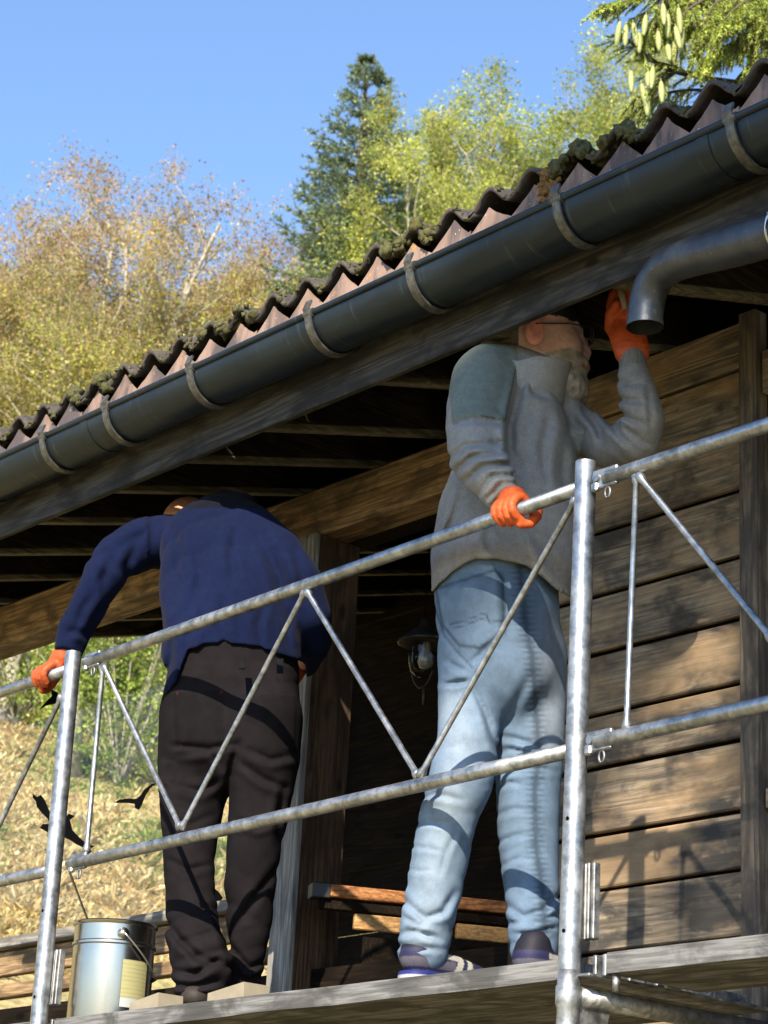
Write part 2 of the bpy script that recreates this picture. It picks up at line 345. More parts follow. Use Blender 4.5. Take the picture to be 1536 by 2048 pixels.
# glazing of the porch with black bird stickers
pane = MB().add([(-8.2, .865, 2.835), (-5.375, .865, 2.835), (-5.375, .865, 3.945), (-8.2, .865, 3.945)], [(0, 1, 2, 3)]).build('window_pane', MT['glass'], house)
def decal(pts, cx, cy):
    q = np.array([at(cx+a, cy+b, .859) for a, b in pts]); MB().prism(q, (0, -.0012, 0)).build('bird_sticker', MT['decal'], pane)
decal([(-62, -53), (-54, -46), (-46, -50), (-38, -40), (-32, -25), (-26, -12), (-16, -4), (2, -3), (10, -13), (22, -8), (12, 0), (17, 20), (30, 34), (46, 48), (62, 52), (52, 58), (58, 66), (38, 55), (24, 48), (12, 40), (-2, 34), (-12, 28), (-30, 26), (-48, 16), (-42, 8), (-28, 8), (-32, -2), (-44, -14), (-54, -26), (-56, -38), (-62, -44)], 128, 1640)
decal([(-42, 4), (-30, -3), (-12, -5), (2, -4), (10, -10), (20, -24), (34, -34), (44, -36), (32, -27), (22, -12), (16, 2), (14, 8), (8, 18), (0, 14), (0, 6), (-14, 4), (-28, 4)], 270, 1602)
decal([(-22, 22), (-8, 6), (4, -6), (2, -20), (14, -14), (26, -2), (34, 12), (28, 22), (18, 10), (6, 10), (-8, 14)], 100, 1398)
decal([(-14, 6), (-4, -16), (6, -8), (14, 4), (4, 16), (-6, 14)], 432, 1792)
# rafters, roof boarding, roof sheets
def rbar(name, x, w, h, off, y0, y1, mat, up=1):
    MB().bar((x, y0, rz(y0)+off), (x, y1, rz(y1)+off), w, h).build(name, mat, house)
rx = [-8.29, -7.87, -7.42, -6.96, -6.51, -6.03, -5.59, -5.205, -4.83, -4.33, -3.9, -3.45, -3.0, -2.55, -2.1, -1.65]
for x in rx:
    rbar('rafter', x, .045, .13, .088, .175, YR, MT['rafter']); rbar('rafter_lit_strip', x, .040, .020, .011, .177, YR-.1, MT['lit_strip'])  # added strips, coloured pale in place of light from below on the rafters
for i in range(11):
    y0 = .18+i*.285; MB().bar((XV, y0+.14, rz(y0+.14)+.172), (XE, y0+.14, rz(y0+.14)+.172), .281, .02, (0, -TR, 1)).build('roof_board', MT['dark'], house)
MB().box(((XV+XE)/2, .159, 4.09), (XE-XV, .022, .18), None, .003).build('fascia_board', MT['fascia'], house)
pk = [(420, 660), (490, 625), (550, 595), (620, 560), (680, 530), (760, 490), (835, 455), (910, 425), (985, 385), (1065, 355), (1150, 320), (1240, 275), (1330, 210)]
px_ = [at(a, b, .05)[0] for a, b in pk]; PIT, PX0 = np.polyfit(np.arange(len(px_)), px_, 1)
ZS = np.mean([at(a, b, .05)[2] for a, b in pk])-.018
k0 = int(math.floor((XV-PX0)/PIT)); nw = 6
def roof_sheet(x0, x1, Y0, Y1, z0, slope):
    xs = np.arange(x0, x1+.001, PIT/14); ys = np.concatenate([[Y0], np.linspace(Y0+.02, Y1, 8)])
    V = []
    for lay in (0, -.010):
        for y in ys:
            V.append(np.stack([xs, np.full_like(xs, y), z0+slope*(y-Y0)+.026*np.cos(2*np.pi*(xs-PX0)/PIT)+lay*1.3], 1))
    V = np.concatenate(V); n = len(xs); m = len(ys); f = []
    for L in (0, 1):
        for i in range(m-1):
            for j in range(n-1):
                a = L*m*n+i*n+j; q = (a, a+1, a+n+1, a+n); f.append(q if L == 0 else q[::-1])
    for j in range(n-1): f.append((j, m*n+j, m*n+j+1, j+1)); a = (m-1)*n+j; f.append((a, a+1, a+1+m*n, a+m*n))
    for i in range(m-1): f.append((i*n, (i+1)*n, (i+1)*n+m*n, i*n+m*n)); a = i*n+n-1; f.append((a, a+m*n, a+n+m*n, a+n))
    b = MB(); b.add(V, f); return b
def clump(mb, c, r, rg):
    ico = ICO; s = rg.uniform(.75, 1.3, 3)*r; v = ico[0]*s*(1+.28*rg.standard_normal((len(ico[0]), 1)))+c; mb.add(v, ico[1])
def ico():
    t = (1+5**.5)/2; v = np.array([(-1, t, 0), (1, t, 0), (-1, -t, 0), (1, -t, 0), (0, -1, t), (0, 1, t), (0, -1, -t), (0, 1, -t), (t, 0, -1), (t, 0, 1), (-t, 0, -1), (-t, 0, 1)], float)
    f = [(0, 11, 5), (0, 5, 1), (0, 1, 7), (0, 7, 10), (0, 10, 11), (1, 5, 9), (5, 11, 4), (11, 10, 2), (10, 7, 6), (7, 1, 8), (3, 9, 4), (3, 4, 2), (3, 2, 6), (3, 6, 8), (3, 8, 9), (4, 9, 5), (2, 4, 11), (6, 2, 10), (8, 6, 7), (9, 8, 1)]
    v = v/np.linalg.norm(v[0]); v = list(map(tuple, v)); cache = {}; nf = []
    def mid(a, b):
        k = (min(a, b), max(a, b))
        if k not in cache: p = (np.array(v[a])+np.array(v[b])); cache[k] = len(v); v.append(tuple(p/np.linalg.norm(p)))
        return cache[k]
    for a, b, c in f:
        x, y, z = mid(a, b), mid(b, c), mid(c, a); nf += [(a, x, z), (b, y, x), (c, z, y), (x, y, z)]
    return np.array(v), nf
ICO = ico()
kk = k0
while PX0+PIT*kk < XE:
    x0, x1 = PX0+PIT*(kk+.5), PX0+PIT*(kk+.5+nw)
    dz = .006 if (kk-k0)//nw % 2 else 0
    sh = roof_sheet(x0, x1+.03, .036, YR+.1, ZS+dz, TR).build('roof_sheet', MT['sheet'], house, True)
    roof_sheet(x0, x1+.03, YR+.1, 6.8, ZS+dz+TR*(YR+.055)-.01, -TR).build('roof_sheet', MT['sheet'], house, True)
    # moss sits in the troughs and hangs over the lower edge
    mm = MB(); rg = np.random.default_rng(kk+100)
    for _ in range(150):
        wv = rg.integers(0, nw); off = rg.normal(0, .18) if rg.random() < .72 else rg.uniform(-.5, .5)
        x = PX0+PIT*(kk+wv+1+.5+off)
        if x < x0 or x > x1: continue
        y = .036+abs(rg.normal(0, .035)); z = ZS+dz+TR*(y-.045)+.026*math.cos(2*math.pi*(x-PX0)/PIT)
        if rg.random() < .3: y = .034; z -= rg.uniform(0, .022)
        clump(mm, np.array([x, y+.002, z+rg.uniform(-.004, .005)]), rg.uniform(.004, .0125)*(1.45 if math.sin(x*9+kk) > .35 else .6), rg)
    tag(mm.build('moss', MT['moss'], sh, True), kind='stuff')
    # the filler strip that closes the waves below the sheet
    m = MB(); xs = []; zs_ = []
    for w in range(nw):
        c = PX0+PIT*(kk+w+1); hgt = rg.uniform(-.012, .006); sh_ = rg.uniform(-.010, .010)
        for s in np.linspace(-.5, .5, 13)[:-1]:
            xs.append(c+s*PIT+sh_*(1-abs(2*s))); zs_.append(ZS-.072+hgt*(1-abs(2*s))+.066*(1-abs(2*s)**.85)+rg.uniform(-.0012, .0012))
    xs.append(x1); zs_.append(ZS-.060)
    xs = np.array(xs); zs_ = np.array(zs_); n = len(xs)
    V = np.concatenate([np.stack([xs, np.full(n, yy), zz_], 1) for yy, zz_ in ((.049, zs_), (.040, np.full(n, 4.12)), (.056, zs_), (.047, np.full(n, 4.12)))])
    f = [(n+i, n+i+1, i+1, i) for i in range(n-1)]+[(2*n+i, 2*n+i+1, 3*n+i+1, 3*n+i) for i in range(n-1)]+[(i, i+1, 2*n+i+1, 2*n+i) for i in range(n-1)]
    m.add(V, f); m.build('eaves_filler', MT['apron'], house)
    kk += nw
# one big cushion of moss on the edge
mm = MB(); c = at(1100, 375, .05)
for _ in range(90): clump(mm, c+np.array([rng.normal(0, .014), -.006+rng.normal(0, .006), rng.normal(-.005, .026)]), rng.uniform(.006, .012), rng)
tag(mm.build('moss_cushion', plain('rusty_moss', (.16, .085, .025), .95, 0, .6, 70, .8), house, True), kind='stuff')
# gutter: half pipe, front bead, straps
GY, GR, GZ = .062, .082, 4.168
def gutter():
    m = MB(); a = np.linspace(math.pi, 2*math.pi, 22); xs = np.array([XV-.05, XE+.1])
    prof = [(GY+GR*math.cos(t), GZ+GR*math.sin(t)) for t in a]; prof2 = [(GY+(GR-.0025)*math.cos(t), GZ+(GR-.0025)*math.sin(t)) for t in a[::-1]]
    p = prof+prof2; n = len(p); V = [(x, y, z) for x in xs for y, z in p]
    m.add(V, [(i, (i+1) % n, n+(i+1) % n, n+i) for i in range(n)]+[tuple(range(n))[::-1], tuple(range(n, 2*n))])
    g = m.build('gutter', MT['gutter'], house, auto=True)
    b = MB(); b.tube([(xs[0], GY-GR-.001, GZ+.004), (xs[1], GY-GR-.001, GZ+.004)], .0095, 14); b.build('gutter_bead', MT['gutter'], g, True)
    for j in (-7.4, -5.52, -3.02):            # soldered joints
        q = MB(); V = [(x, GY+(GR+.002)*math.cos(t), GZ+(GR+.002)*math.sin(t)) for x in (j, j+.035) for t in a]; k = len(a)
        V += [(x, GY+(GR+.0004)*math.cos(t), GZ+(GR+.0004)*math.sin(t)) for x in (j, j+.035) for t in a]
        q.add(V, [(i, i+1, k+i+1, k+i) for i in range(k-1)]+[(i, 2*k+i, 2*k+i+1, i+1) for i in range(k-1)]+[(k+i, k+i+1, 3*k+i+1, 3*k+i) for i in range(k-1)]); q.build('gutter_joint', MT['gutter'], g, auto=True)
    hp = [(88, 875), (215, 812), (383, 745), (620, 637), (823, 540), (1117, 405), (1464, 256)]
    hx = [at(a_, b_, GY-GR)[0] for a_, b_ in hp]
    hx = [hx[0]-.43*k for k in (3, 2, 1)]+hx+[hx[-1]+.55, hx[-1]+1.1]
    for x in hx:
        q = MB(); th = np.concatenate([[math.pi-.45, math.pi-.15], np.linspace(math.pi, 2*math.pi-.25, 16)]); w = .0125; k = len(th)
        def ring(r, dx): return [(x+dx, GY+(r+(.010 if t < math.pi else 0))*math.cos(t), GZ+(r)*math.sin(t)) for t in th]
        V = ring(GR+.010, -w)+ring(GR+.010, w)+ring(GR+.004, -w)+ring(GR+.004, w)
        f = []
        for i in range(k-1): f += [(i, i+1, k+i+1, k+i), (2*k+i, 3*k+i, 3*k+i+1, 2*k+i+1), (i, 2*k+i, 2*k+i+1, i+1), (k+i, k+i+1, 3*k+i+1, 3*k+i)]
        f += [(0, k, 3*k, 2*k), (k-1, 3*k-1, 4*k-1, 2*k-1)]; q.add(V, f)
        q.tube([(x-.017, GY-GR-.001, GZ+.004), (x+.017, GY-GR-.001, GZ+.004)], .0125, 12)
        q.build('gutter_strap', MT['hook'], g, auto=True)
gutter()
# downpipe with its elbow, tied with wire
pp = [(1700, 430, .0), (1600, 452, .03), (1536, 472, .05), (1460, 494, .07), (1390, 512, .09), (1350, 526, .10), (1322, 545, .11), (1303, 572, .115), (1294, 605, .12), (1290, 640, .12), (1289, 655, .12)]
P = np.array([at(*q) for q in pp]); P[-1][:2] = P[-2][:2]
def smooth_path(P, n=6):
    out = []
    for i in range(len(P)-1):
        p0, p1, p2, p3 = P[max(i-1, 0)], P[i], P[i+1], P[min(i+2, len(P)-1)]
        for t in np.linspace(0, 1, n, endpoint=False): out.append(.5*((2*p1)+(-p0+p2)*t+(2*p0-5*p1+4*p2-p3)*t*t+(-p0+3*p1-3*p2+p3)*t**3))
    out.append(P[-1]); return np.array(out)
PP = smooth_path(P, 5)
prr = np.interp(np.arange(len(PP)), [0, 15, 30, len(PP)], [.050, .0475, .0425, .0425]); m = MB(); m.tube(PP, prr, 28, False); m.tube(PP[::-1], prr[::-1]-.0025, 28, False)
n = 28; L = len(PP); m.f += [(( L-1)*n+j, (L-1)*n+(j+1) % n, L*n+(n-(j+1)) % n, L*n+(n-j) % n) for j in range(0)]
dp = m.build('downpipe', MT['pipe'], house, True)
m = MB(); m.tube([PP[-1]+(0, 0, .0), PP[-1]+(0, 0, .012)], .0440, 28, False); m.build('pipe_lip', MT['pipe'], dp, True)
m = MB(); q = [p+np.array([0, 0, .0495]) for p in PP[2:17]]; m.tube(q, .0025, 6); m.build('pipe_seam', MT['pipe'], dp, True)
for cx, tw, rr in ((8, .25, .051), (7, -.15, .053)):
    c = PP[cx]; d = PP[cx+1]-PP[cx-1]; d /= np.linalg.norm(d); x = np.cross(d, (0, 0, 1)); x /= np.linalg.norm(x); y = np.cross(x, d); d2 = d+0
    m = MB(); t = np.linspace(0, 2*math.pi, 30); m.tube([c+rr*(math.cos(a)*x+math.sin(a)*y)+d*tw*rr*math.sin(a+1) for a in t], .0016, 6); m.build('wire_tie', MT['rope'], dp, True)
c = PP[9]; m = MB(); t = np.linspace(0, math.pi, 14); m.tube([c+np.array([.02*math.cos(a)-.01, 0, .044+.016*math.sin(a)]) for a in t], .0015, 6); m.build('wire_tie', MT['rope'], dp, True)

# timber rail inside the porch opening
A = at(625, 1768, .70); r_ = ray(1010, 1806); B = CAM+r_*((A[2]-CAM[2])/r_[2]); d = (B-A)/np.linalg.norm(B-A)
rail = thing('porch_rail', 'reddish brown timber rail with pale boards below it inside the dark porch opening', 'railing', (A[0], A[1], 2.3))
B2 = A+d*1.5; dn = lambda z: np.array([0, 0, -z])
def gb(name, p0, p1, w, h, mat): MB().bar(p0, p1, w, h).build(name, mat, rail)
gb('top_rail', A+dn(.018), B2+dn(.018), .06, .036, MT['orange'])
MB().bar(A+dn(.020)-d*.006, A+dn(.020)+d*.05, .064, .044).build('rail_cap', MT['blackp'], rail)
t = .13
while t < 1.4:
    L = .30; gb('pale_board', A+d*t+dn(.098), A+d*min(t+L, 1.45)+dn(.098), .02, .046, MT['yellow']); t += L+.012
gb('mid_rail', A+d*.02+dn(.056), B2+dn(.056), .03, .03, MT['dark'])
for t in (.03, .105, 1.40): gb('upright', A+d*t+dn(.04), A+d*t+dn(.5), .03, .03, MT['post'])
gb('upright', A+d*.135+dn(.13), A+d*.135+dn(.5), .015, .02, MT['yellow'])
for i in range(3): gb('panel_board', A+d*.16+dn(.19+i*.105), B2+dn(.19+i*.105), .015, .10, MT['dark'])

# lantern
c = at(848, 1290, .95)
lan = thing('lantern', 'black porch lantern with a clear glass jar and pale bulb hanging in the dark opening', 'lantern', c)
m = MB(); m.lathe([(.001, .085), (.012, .082), (.020, .06), (.055, .030), (.080, .010), (.082, .004), (.078, .002), (.03, .012), (.001, .014)], c, 28); m.build('hood', MT['iron'], lan, True)
m = MB(); m.lathe([(.043, .004), (.045, -.03), (.045, -.06), (.038, -.085), (.022, -.10), (.001, -.104)], c, 26); m.build('glass_jar', MT['glass'], lan, True)
k = NT('frosted_bulb'); k.fin((.16, .15, .13), .3, 0); m = MB(); m.lathe([(.012, .004), (.013, -.02), (.022, -.038), (.026, -.055), (.020, -.072), (.001, -.080)], c+np.array([.012, .0, 0]), 18); m.build('bulb', k.m, lan, True)
m = MB(); t = np.linspace(0, math.pi*.8, 16); m.tube([c+np.array([-.058*math.cos(a), 0, -.02-.115*math.sin(a)]) for a in t], .004, 8); m.tube([c+np.array([.01, 0, -.13]), c+np.array([.012, 0, -.19])], .005, 8)
m.build('guard_arm', MT['iron'], lan, True)
m = MB(); m.tube([c+np.array([0, 0, .08]), np.array([c[0], c[1], rz(c[1])+.02])], .0018, 6); m.build('hanger', MT['decal'], lan, True)

# ------------------------------------------------------------------ scaffold
XR, XL = at(1165, 975, 0)[0], at(140, 1345, 0)[0]
sc = thing('scaffold', 'galvanised tube scaffold with guard rails and plank deck in front of the chalet', 'scaffold', (XR, 0, 0))
def post(top, bot, r=.0245):
    a, b = at(*top, 0), at(*bot, 0); d = (a-b)/np.linalg.norm(a-b); g = b+d*(-(b[2])/d[2]); g[2] = 0
    m = MB(); m.tube([b-d*.02, a], r, 28, False); m.tube([a, b-d*.02], r-.003, 28, False)
    m.tube([a, a-d*.0005], r-.0005, 28, False)
    o = m.build('post', MT['zinc'], sc, True)
    J = at(bot[0]+ (1143-1137 if bot[0] > 500 else 0), 1925 if bot[0] > 500 else 2046, 0)
    m = MB(); m.tube([b-d*.02, b-d*.05, b-d*.055, b-d*.09, b-d*.10, b-d*.14, np.array([g[0], g[1], 0.0])], [r, r, r+.003, r+.003, r-.001, r, r], 28); m.build('lower_post', MT['zinc'], sc, True)
    # locking pin holes
    for dz in (.30, .06):
        c = b+d*dz+np.array([.004, -r+.0005, 0]); q = MB(); q.tube([c, c+np.array([0, -.0015, 0])], .0045, 10); q.build('pin_hole', MT['decal'], o)
    return a, b, d
RP = post((1172, 925), (1139, 1922)); LP = post((147, 1305), (78, 2040))
def rail_(a, b, r=.0168, name='guard_rail', mat='zinc'):
    m = MB(); m.tube(np.linspace(at(*a, 0.0), at(*b, 0.0), 6), r, 18); return m.build(name, MT[mat], sc, True)
def head(p, side, big=1.0):
    """Flattened, hooked end of a guard rail where it drops onto a post."""
    c = at(*p, 0.0); m = MB(); s = side
    m.box(c+np.array([.0*s, 0, .002]), (.075, .012, .046), None, .005); m.box(c+np.array([-.028*s, -.004, -.016]), (.02, .016, .022), None, .004)
    m.tube([c+np.array([-.022*s, -.012, .006]), c+np.array([-.022*s, .012, .006])], .010, 12); m.build('coupler', MT['zinc'], sc, auto=True)
    q = MB(); a = c+np.array([.006*s, 0, -.022]); t = np.linspace(0, 2*math.pi, 14); q.tube([a+np.array([.008*math.sin(k), 0, -.012-.013*math.cos(k)]) for k in t], .003, 6); q.build('safety_ring', MT['zincd'], sc, True)
rail_((172, 1326), (1158, 977)); rail_((1212, 957), (1620, 822)); rail_((-140, 1432), (136, 1340))
rail_((140, 1729), (1140, 1502)); rail_((1195, 1484), (1640, 1384)); rail_((-150, 1795), (110, 1739))
for p in ((186, 1321), (1212, 957), (158, 1724), (1200, 1483)): head(p, 1)
def brace(a, b, r=.0075, mat='zinc'):
    m = MB(); p, q = at(*a, -.004), at(*b, .004); d = (q-p)/np.linalg.norm(q-p); m.tube([p-d*.004, p, p+d*.012, p+d*.022, (p+q)/2, q-d*.022, q-d*.012, q, q+d*.004], [r*1.1, r*1.7, r*1.5, r, r, r, r*1.5, r*1.7, r*1.1], 12); m.build('brace', MT[mat], sc, True)
brace((206, 1332), (173, 1704)); brace((208, 1332), (361, 1656)); brace((364, 1656), (611, 1182)); brace((614, 1182), (836, 1552)); brace((840, 1552), (1152, 998))
brace((1273, 952), (1253, 1458), .0068); brace((1278, 952), (1545, 1278)); brace((-60, 1770), (124, 1392), .0075, 'zincd')
# deck: planks per bay, hooks, transoms, gusset plates
ZL = np.mean([at(a, b, .03)[2] for a, b in ((140, 2027), (540, 1987), (768, 1965), (1113, 1920))]); ZR = np.mean([at(a, b, .03)[2] for a, b in ((1228, 1900), (1536, 1870))])
ZD = ZL
def bay(x0, x1, z, two=True):
    for i, (y0, y1) in enumerate(((.03, .325), (.333, .628))[:2 if two else 1]):
        m = MB(); n = 14; xs = np.linspace(x0, x1, n); rg = np.random.default_rng(int(abs(x0)*100)+i); jit = rg.normal(0, .0012, n)
        V = []
        for k, x in enumerate(xs):
            V += [(x, y0, z-.003), (x, y0+.003, z+jit[k]*.3), (x, y1-.003, z), (x, y1, z-.003), (x, y1, z-.045), (x, y0, z-.045+jit[k])]
        f = [(k*6+j, (k+1)*6+j, (k+1)*6+(j+1) % 6, k*6+(j+1) % 6) for k in range(n-1) for j in range(6)]+[tuple(range(6))[::1], tuple((n-1)*6+j for j in range(6))[::-1]]
        m.add(V, [q[::-1] for q in f]); m.build('deck_plank', MT['deck'], sc)
bay(XL+.055, XR-.06, ZL); bay(XR+.07, XR+2.0, ZR, False); bay(XL-2.0, XL-.06, ZL)
for X in (XL, XR):
    m = MB(); m.tube([(X, .02, ZL-.085), (X, .68, ZL-.085)], .021, 18); m.build('transom', MT['zincd'], sc, True)
    m = MB(); m.box((X, .30, ZL-.045), (.10, .60, .006), None, .001); m.build('transom_channel', MT['zincd'], sc)
    m = MB(); m.prism([(X+.003, .022, ZL-.10), (X+.003, .115, ZL-.10), (X+.003, .105, ZL-.14), (X+.003, .05, ZL-.24), (X+.003, .022, ZL-.27)], (-.006, 0, 0)); m.build('gusset_plate', MT['zinc'], sc)
    for dx in (-.052, .030, .058):
        for Y in (.06, .25):
            m = MB(); m.box((X+dx, Y, ZL-.022), (.010, .05, .046), None, .002); m.build('deck_hook', MT['zinc'], sc)
    m = MB(); m.tube([(X+.085, .045, ZL-.045), (X+.085, .045, ZL-.078)], .008, 12); m.build('bolt', MT['zinc'], sc, True)
    m = MB(); m.tube([(X, .70, 0), (X, .70, ZL-.03)], .0245, 20); m.build('inner_post', MT['zincd'], sc, True)
def profile(a, b):
    p, q = at(*a, .03), at(*b, .03); q[0] = p[0]
    for i in range(3):
        m = MB(); m.box(((p[0]+(i-1)*.0125), .03, (p[2]+q[2])/2), (.0095, .02+.006*(i % 2), abs(p[2]-q[2])), None, .002); m.build('toeboard_bracket', MT['zincd'], sc)
profile((1184, 1727), (1180, 1880)); profile((120, 1900), (112, 2010))
m = MB(); m.bar(at(136, 1736, .06), at(176, 1842, .20), .016, .004, (0, -1, 0), .001); m.build('flat_stay', MT['zincd'], sc)

# ------------------------------------------------------------------ things on the deck
c = at(218, 2010, .17); c[2] = ZD
bk = thing('metal_bucket', 'shiny tin bucket with yellowed paper label standing at the left end of the deck', 'bucket', c)
R = .1145; H = .272
m = MB(); m.lathe([(.001, .004), (R-.004, .004), (R-.001, 0), (R, .006), (R, .205), (R+.004, .209), (R+.004, .215), (R, .219), (R+.001, .262), (R+.005, .266), (R+.006, .271), (R+.002, H+.002), (R-.004, H), (R-.006, .262), (R-.006, .02), (.001, .016)], c, 56); m.build('body', MT['tin'], bk, auto=True)
vd = -VH; ang = math.atan2(vd[1], vd[0])
def onc(a, z, r=R): return c+np.array([r*math.cos(ang+a), r*math.sin(ang+a), z])
m = MB(); A1, A2 = .35, 1.08; n = 14; V = [onc(a, z, R+.0012) for z in (.035, .165) for a in np.linspace(A1, A2, n)]; m.add(V, [(i, i+1, n+i+1, n+i) for i in range(n-1)])
kk_ = NT('bucket_paper'); g = kk_.n('NewGeometry'); sx = kk_.n('SeparateXYZ'); kk_.l(g.outputs['Position'], sx.inputs[0]); nz = kk_.noise(kk_.pos((1, 1, 3)), 20, 4, .6)
w = kk_.math('SINE', kk_.math('MULTIPLY', sx.outputs[2], 560)); cc = kk_.mix((.34, .32, .15), (.24, .23, .12), kk_.ramp(kk_.math('MULTIPLY', w, nz), [(.25, 0), (.5, .8)])); cc = kk_.mix(cc, (.38, .40, .40), kk_.math('LESS_THAN', sx.outputs[2], ZD+.060))
kk_.fin(cc, .6, 0); m.build('paper_label', kk_.m, bk, True)
for s in (.30, math.pi+.30):
    p = onc(s, .235, R+.002); dv = onc(s, .235, R+.014)-p; m = MB(); m.tube([p, p+dv*.6, p+dv], [.017, .013, .006], 16); m.build('handle_ear', MT['tin'], bk, auto=True)
e1, e2 = onc(.30, .235, R+.016), onc(math.pi+.30, .235, R+.016); ctr = (e1+e2)/2; ax = (e1-e2)/2; side = np.cross(ax, (0, 0, 1)); side /= np.linalg.norm(side)
side = side if side @ M[0] > 0 else -side
m = MB(); m.tube([ctr+ax*math.cos(a)+(side*.118+np.array([0, 0, -.105]))*math.sin(a)*1.0 for a in np.linspace(0, math.pi, 34)], .0023, 8); m.build('wire_handle', MT['rope'], bk, True)
q = ctr+(side*.118+np.array([0, 0, -.105])); m = MB(); m.tube([q-ax*.22, q+ax*.22], .006, 10); m.build('grip', MT['blackp'], bk, True)
for (x0, x1, lab) in ((447, 520, 'pale wooden wedge on the deck beside the right boot of the man in navy'), (292, 350, 'pale wooden wedge on the deck between the tin bucket and the man in black trousers')):
    p, q = at(x0, 1990, .09), at(x1, 1986, .09); w = q[0]-p[0]; cx = (p[0]+q[0])/2
    m = MB(); z0 = ZD+.0005; V = [(cx-w/2, .04, z0), (cx+w/2, .04, z0), (cx+w/2, .12, z0), (cx-w/2, .12, z0), (cx-w/2, .04, z0+.020), (cx+w/2-.004, .04, z0+.038), (cx+w/2-.004, .12, z0+.038), (cx-w/2, .12, z0+.020)]
    m.add(V, [(3, 2, 1, 0), (4, 5, 6, 7), (0, 1, 5, 4), (1, 2, 6, 5), (2, 3, 7, 6), (3, 0, 4, 7)]); o = m.build('wood_wedge', MT['block']); tag(o, lab, 'wedge')
# ------------------------------------------------------------------ trees
def unit(v): return v/(np.linalg.norm(v, axis=-1, keepdims=True)+1e-12)
class Tree:
    def __init__(s, seed): s.rg = np.random.default_rng(seed); s.trunk = MB(); s.wood = MB(); s.anch = []; s.adir = []
    def branch(s, p, d, L, r, lvl, P, top=None):
        rg = s.rg; n = max(3, int(L/P['seg'][min(lvl, 3)])); pts = [p]; st = L/n
        for i in range(n):
            d = unit(d+rg.normal(0, P['wob'][min(lvl, 3)], 3)+np.array([0, 0, P['up'][min(lvl, 3)]])); p = p+d*st; pts.append(p)
            t = (i+1)/n
            if lvl < P['lv'] and t > P['bare'][lvl] :
                for _ in range(rg.poisson(P['kids'][lvl]*st)):
                    a = rg.uniform(0, 2*math.pi); x = unit(np.cross(d, rg.normal(0, 1, 3))); an = math.radians(rg.uniform(*P['ang']))
                    s.branch(p, unit(d*math.cos(an)+x*math.sin(an)), L*P['ratio'][lvl]*rg.uniform(.6, 1.1)*(1.15-.75*t if lvl == 0 else 1), max(r*.5*(1-t*.6), .0025), lvl+1, P)
            if lvl >= P['leaf']: s.anch.append(p); s.adir.append(d)
        rr = np.linspace(r, r*.25 if lvl else r*.3, len(pts))
        (s.trunk if lvl == 0 else s.wood).tube(pts, np.maximum(rr, .0022), (8, 5, 4, 3)[min(lvl, 3)], False)
def leaves(rg, A, n_per, spread, size, pal, w, droop=.0, elong=.62):
    """Diamond leaves round the twig points A; pal = list of (colour, weight)."""
    N = len(A)*n_per; c = np.repeat(A, n_per, 0)+rg.normal(0, spread, (N, 3)); nrm = unit(rg.normal(0, 1, (N, 3))+np.array([0, 0, .55])); a = unit(np.cross(nrm, rg.normal(0, 1, (N, 3)))); b = np.cross(nrm, a)
    sz = size*rg.uniform(.55, 1.2, (N, 1)); a = a*sz*.5; b = b*sz*.5*elong
    V = np.stack([c-a, c+b*.9, c+a, c-b*.9], 1); cols = np.array([p[0] for p in pal]); ww = np.array([p[1] for p in pal], float)
    return V, cols, ww
def colour(rg, N, pal, ww=None):
    cols = np.array([p[0] for p in pal]); pw = np.array([p[1] for p in pal], float); pw /= pw.sum()
    return cols[rg.choice(len(cols), N, p=pw)]*rg.uniform(.7, 1.25, (N, 1))
BEECH = dict(seg=(.5, .3, .18, .12), wob=(.06, .12, .16, .2), up=(.02, .05, .05, .03), lv=3, kids=(3.4, 4.6, 6.5, 0), bare=(.28, .12, .1, 0), ang=(28, 58), ratio=(.42, .42, .45, 1), leaf=2)
def leafy(name, label, group, x, y, d, stems, seed, pal_lo, pal_hi, L=6.5, lean=.22, r=.10, n_per=9, leaf=.058, P=BEECH, spread=.10, thin=0.0, base_low=0.0, width=1.0):
    """A crown whose top shows at the sight line through (x, y), d metres off, on its own trunk down to the slope."""
    top = atd(x, y+(122 if name == 'beech_tree' else 80), d); g = terrain(top[0], top[1])-.1; t = Tree(seed); rg = t.rg; H = top[2]-g; root = thing(name, label, 'tree', (top[0], top[1], float(g)), group)
    fork = g+max(H-L, .4); b0 = np.array([top[0], top[1], g]); f0 = np.array([top[0]+rg.normal(0, .1), top[1]+rg.normal(0, .1), fork])
    t.trunk.tube([b0, (b0+f0)/2+rg.normal(0, .05, 3)*(1, 1, 0), f0], [r*1.8, r*1.4, r*1.15], 9)
    for i in range(stems):
        a = i*2.4+rg.uniform(0, 1); ln = (lean*rg.uniform(.4, 1.1) if i else .03)*width
        t.branch(f0.copy(), unit(np.array([math.cos(a)*ln, math.sin(a)*ln, 1])), (top[2]-fork)*(1 if i == 0 else rg.uniform(.84, 1.0)), r*rg.uniform(.6, .9), 0, P)
    A = np.array(t.anch); A = A[rg.random(len(A)) > thin]; V, _, _ = leaves(rg, A, n_per, spread, leaf, pal_lo, 1)
    N = len(V); h = np.clip((V[:, 0, 2]-fork)/(top[2]-fork), 0, 1); keep = rg.random(N) > (h**3)*.40; hi = rg.random(N) < np.clip((h-.60)*2.1, 0.05, .85)
    cl = np.where(hi[:, None], colour(rg, N, pal_hi), colour(rg, N, pal_lo))
    patch = .82+.3*np.sin(V[:, 0, 0]*2.1+seed)*np.sin(V[:, 0, 2]*2.7)                # each branch turns at its own pace
    cl = cl*patch[:, None]
    V, cl = V[keep], cl[keep]
    t.trunk.build('trunk', MT['bark'], root, True); t.wood.build('branches', MT['bark'], root, True)
    o = quads('crown', V, cl, MT['leaf'], root); return root
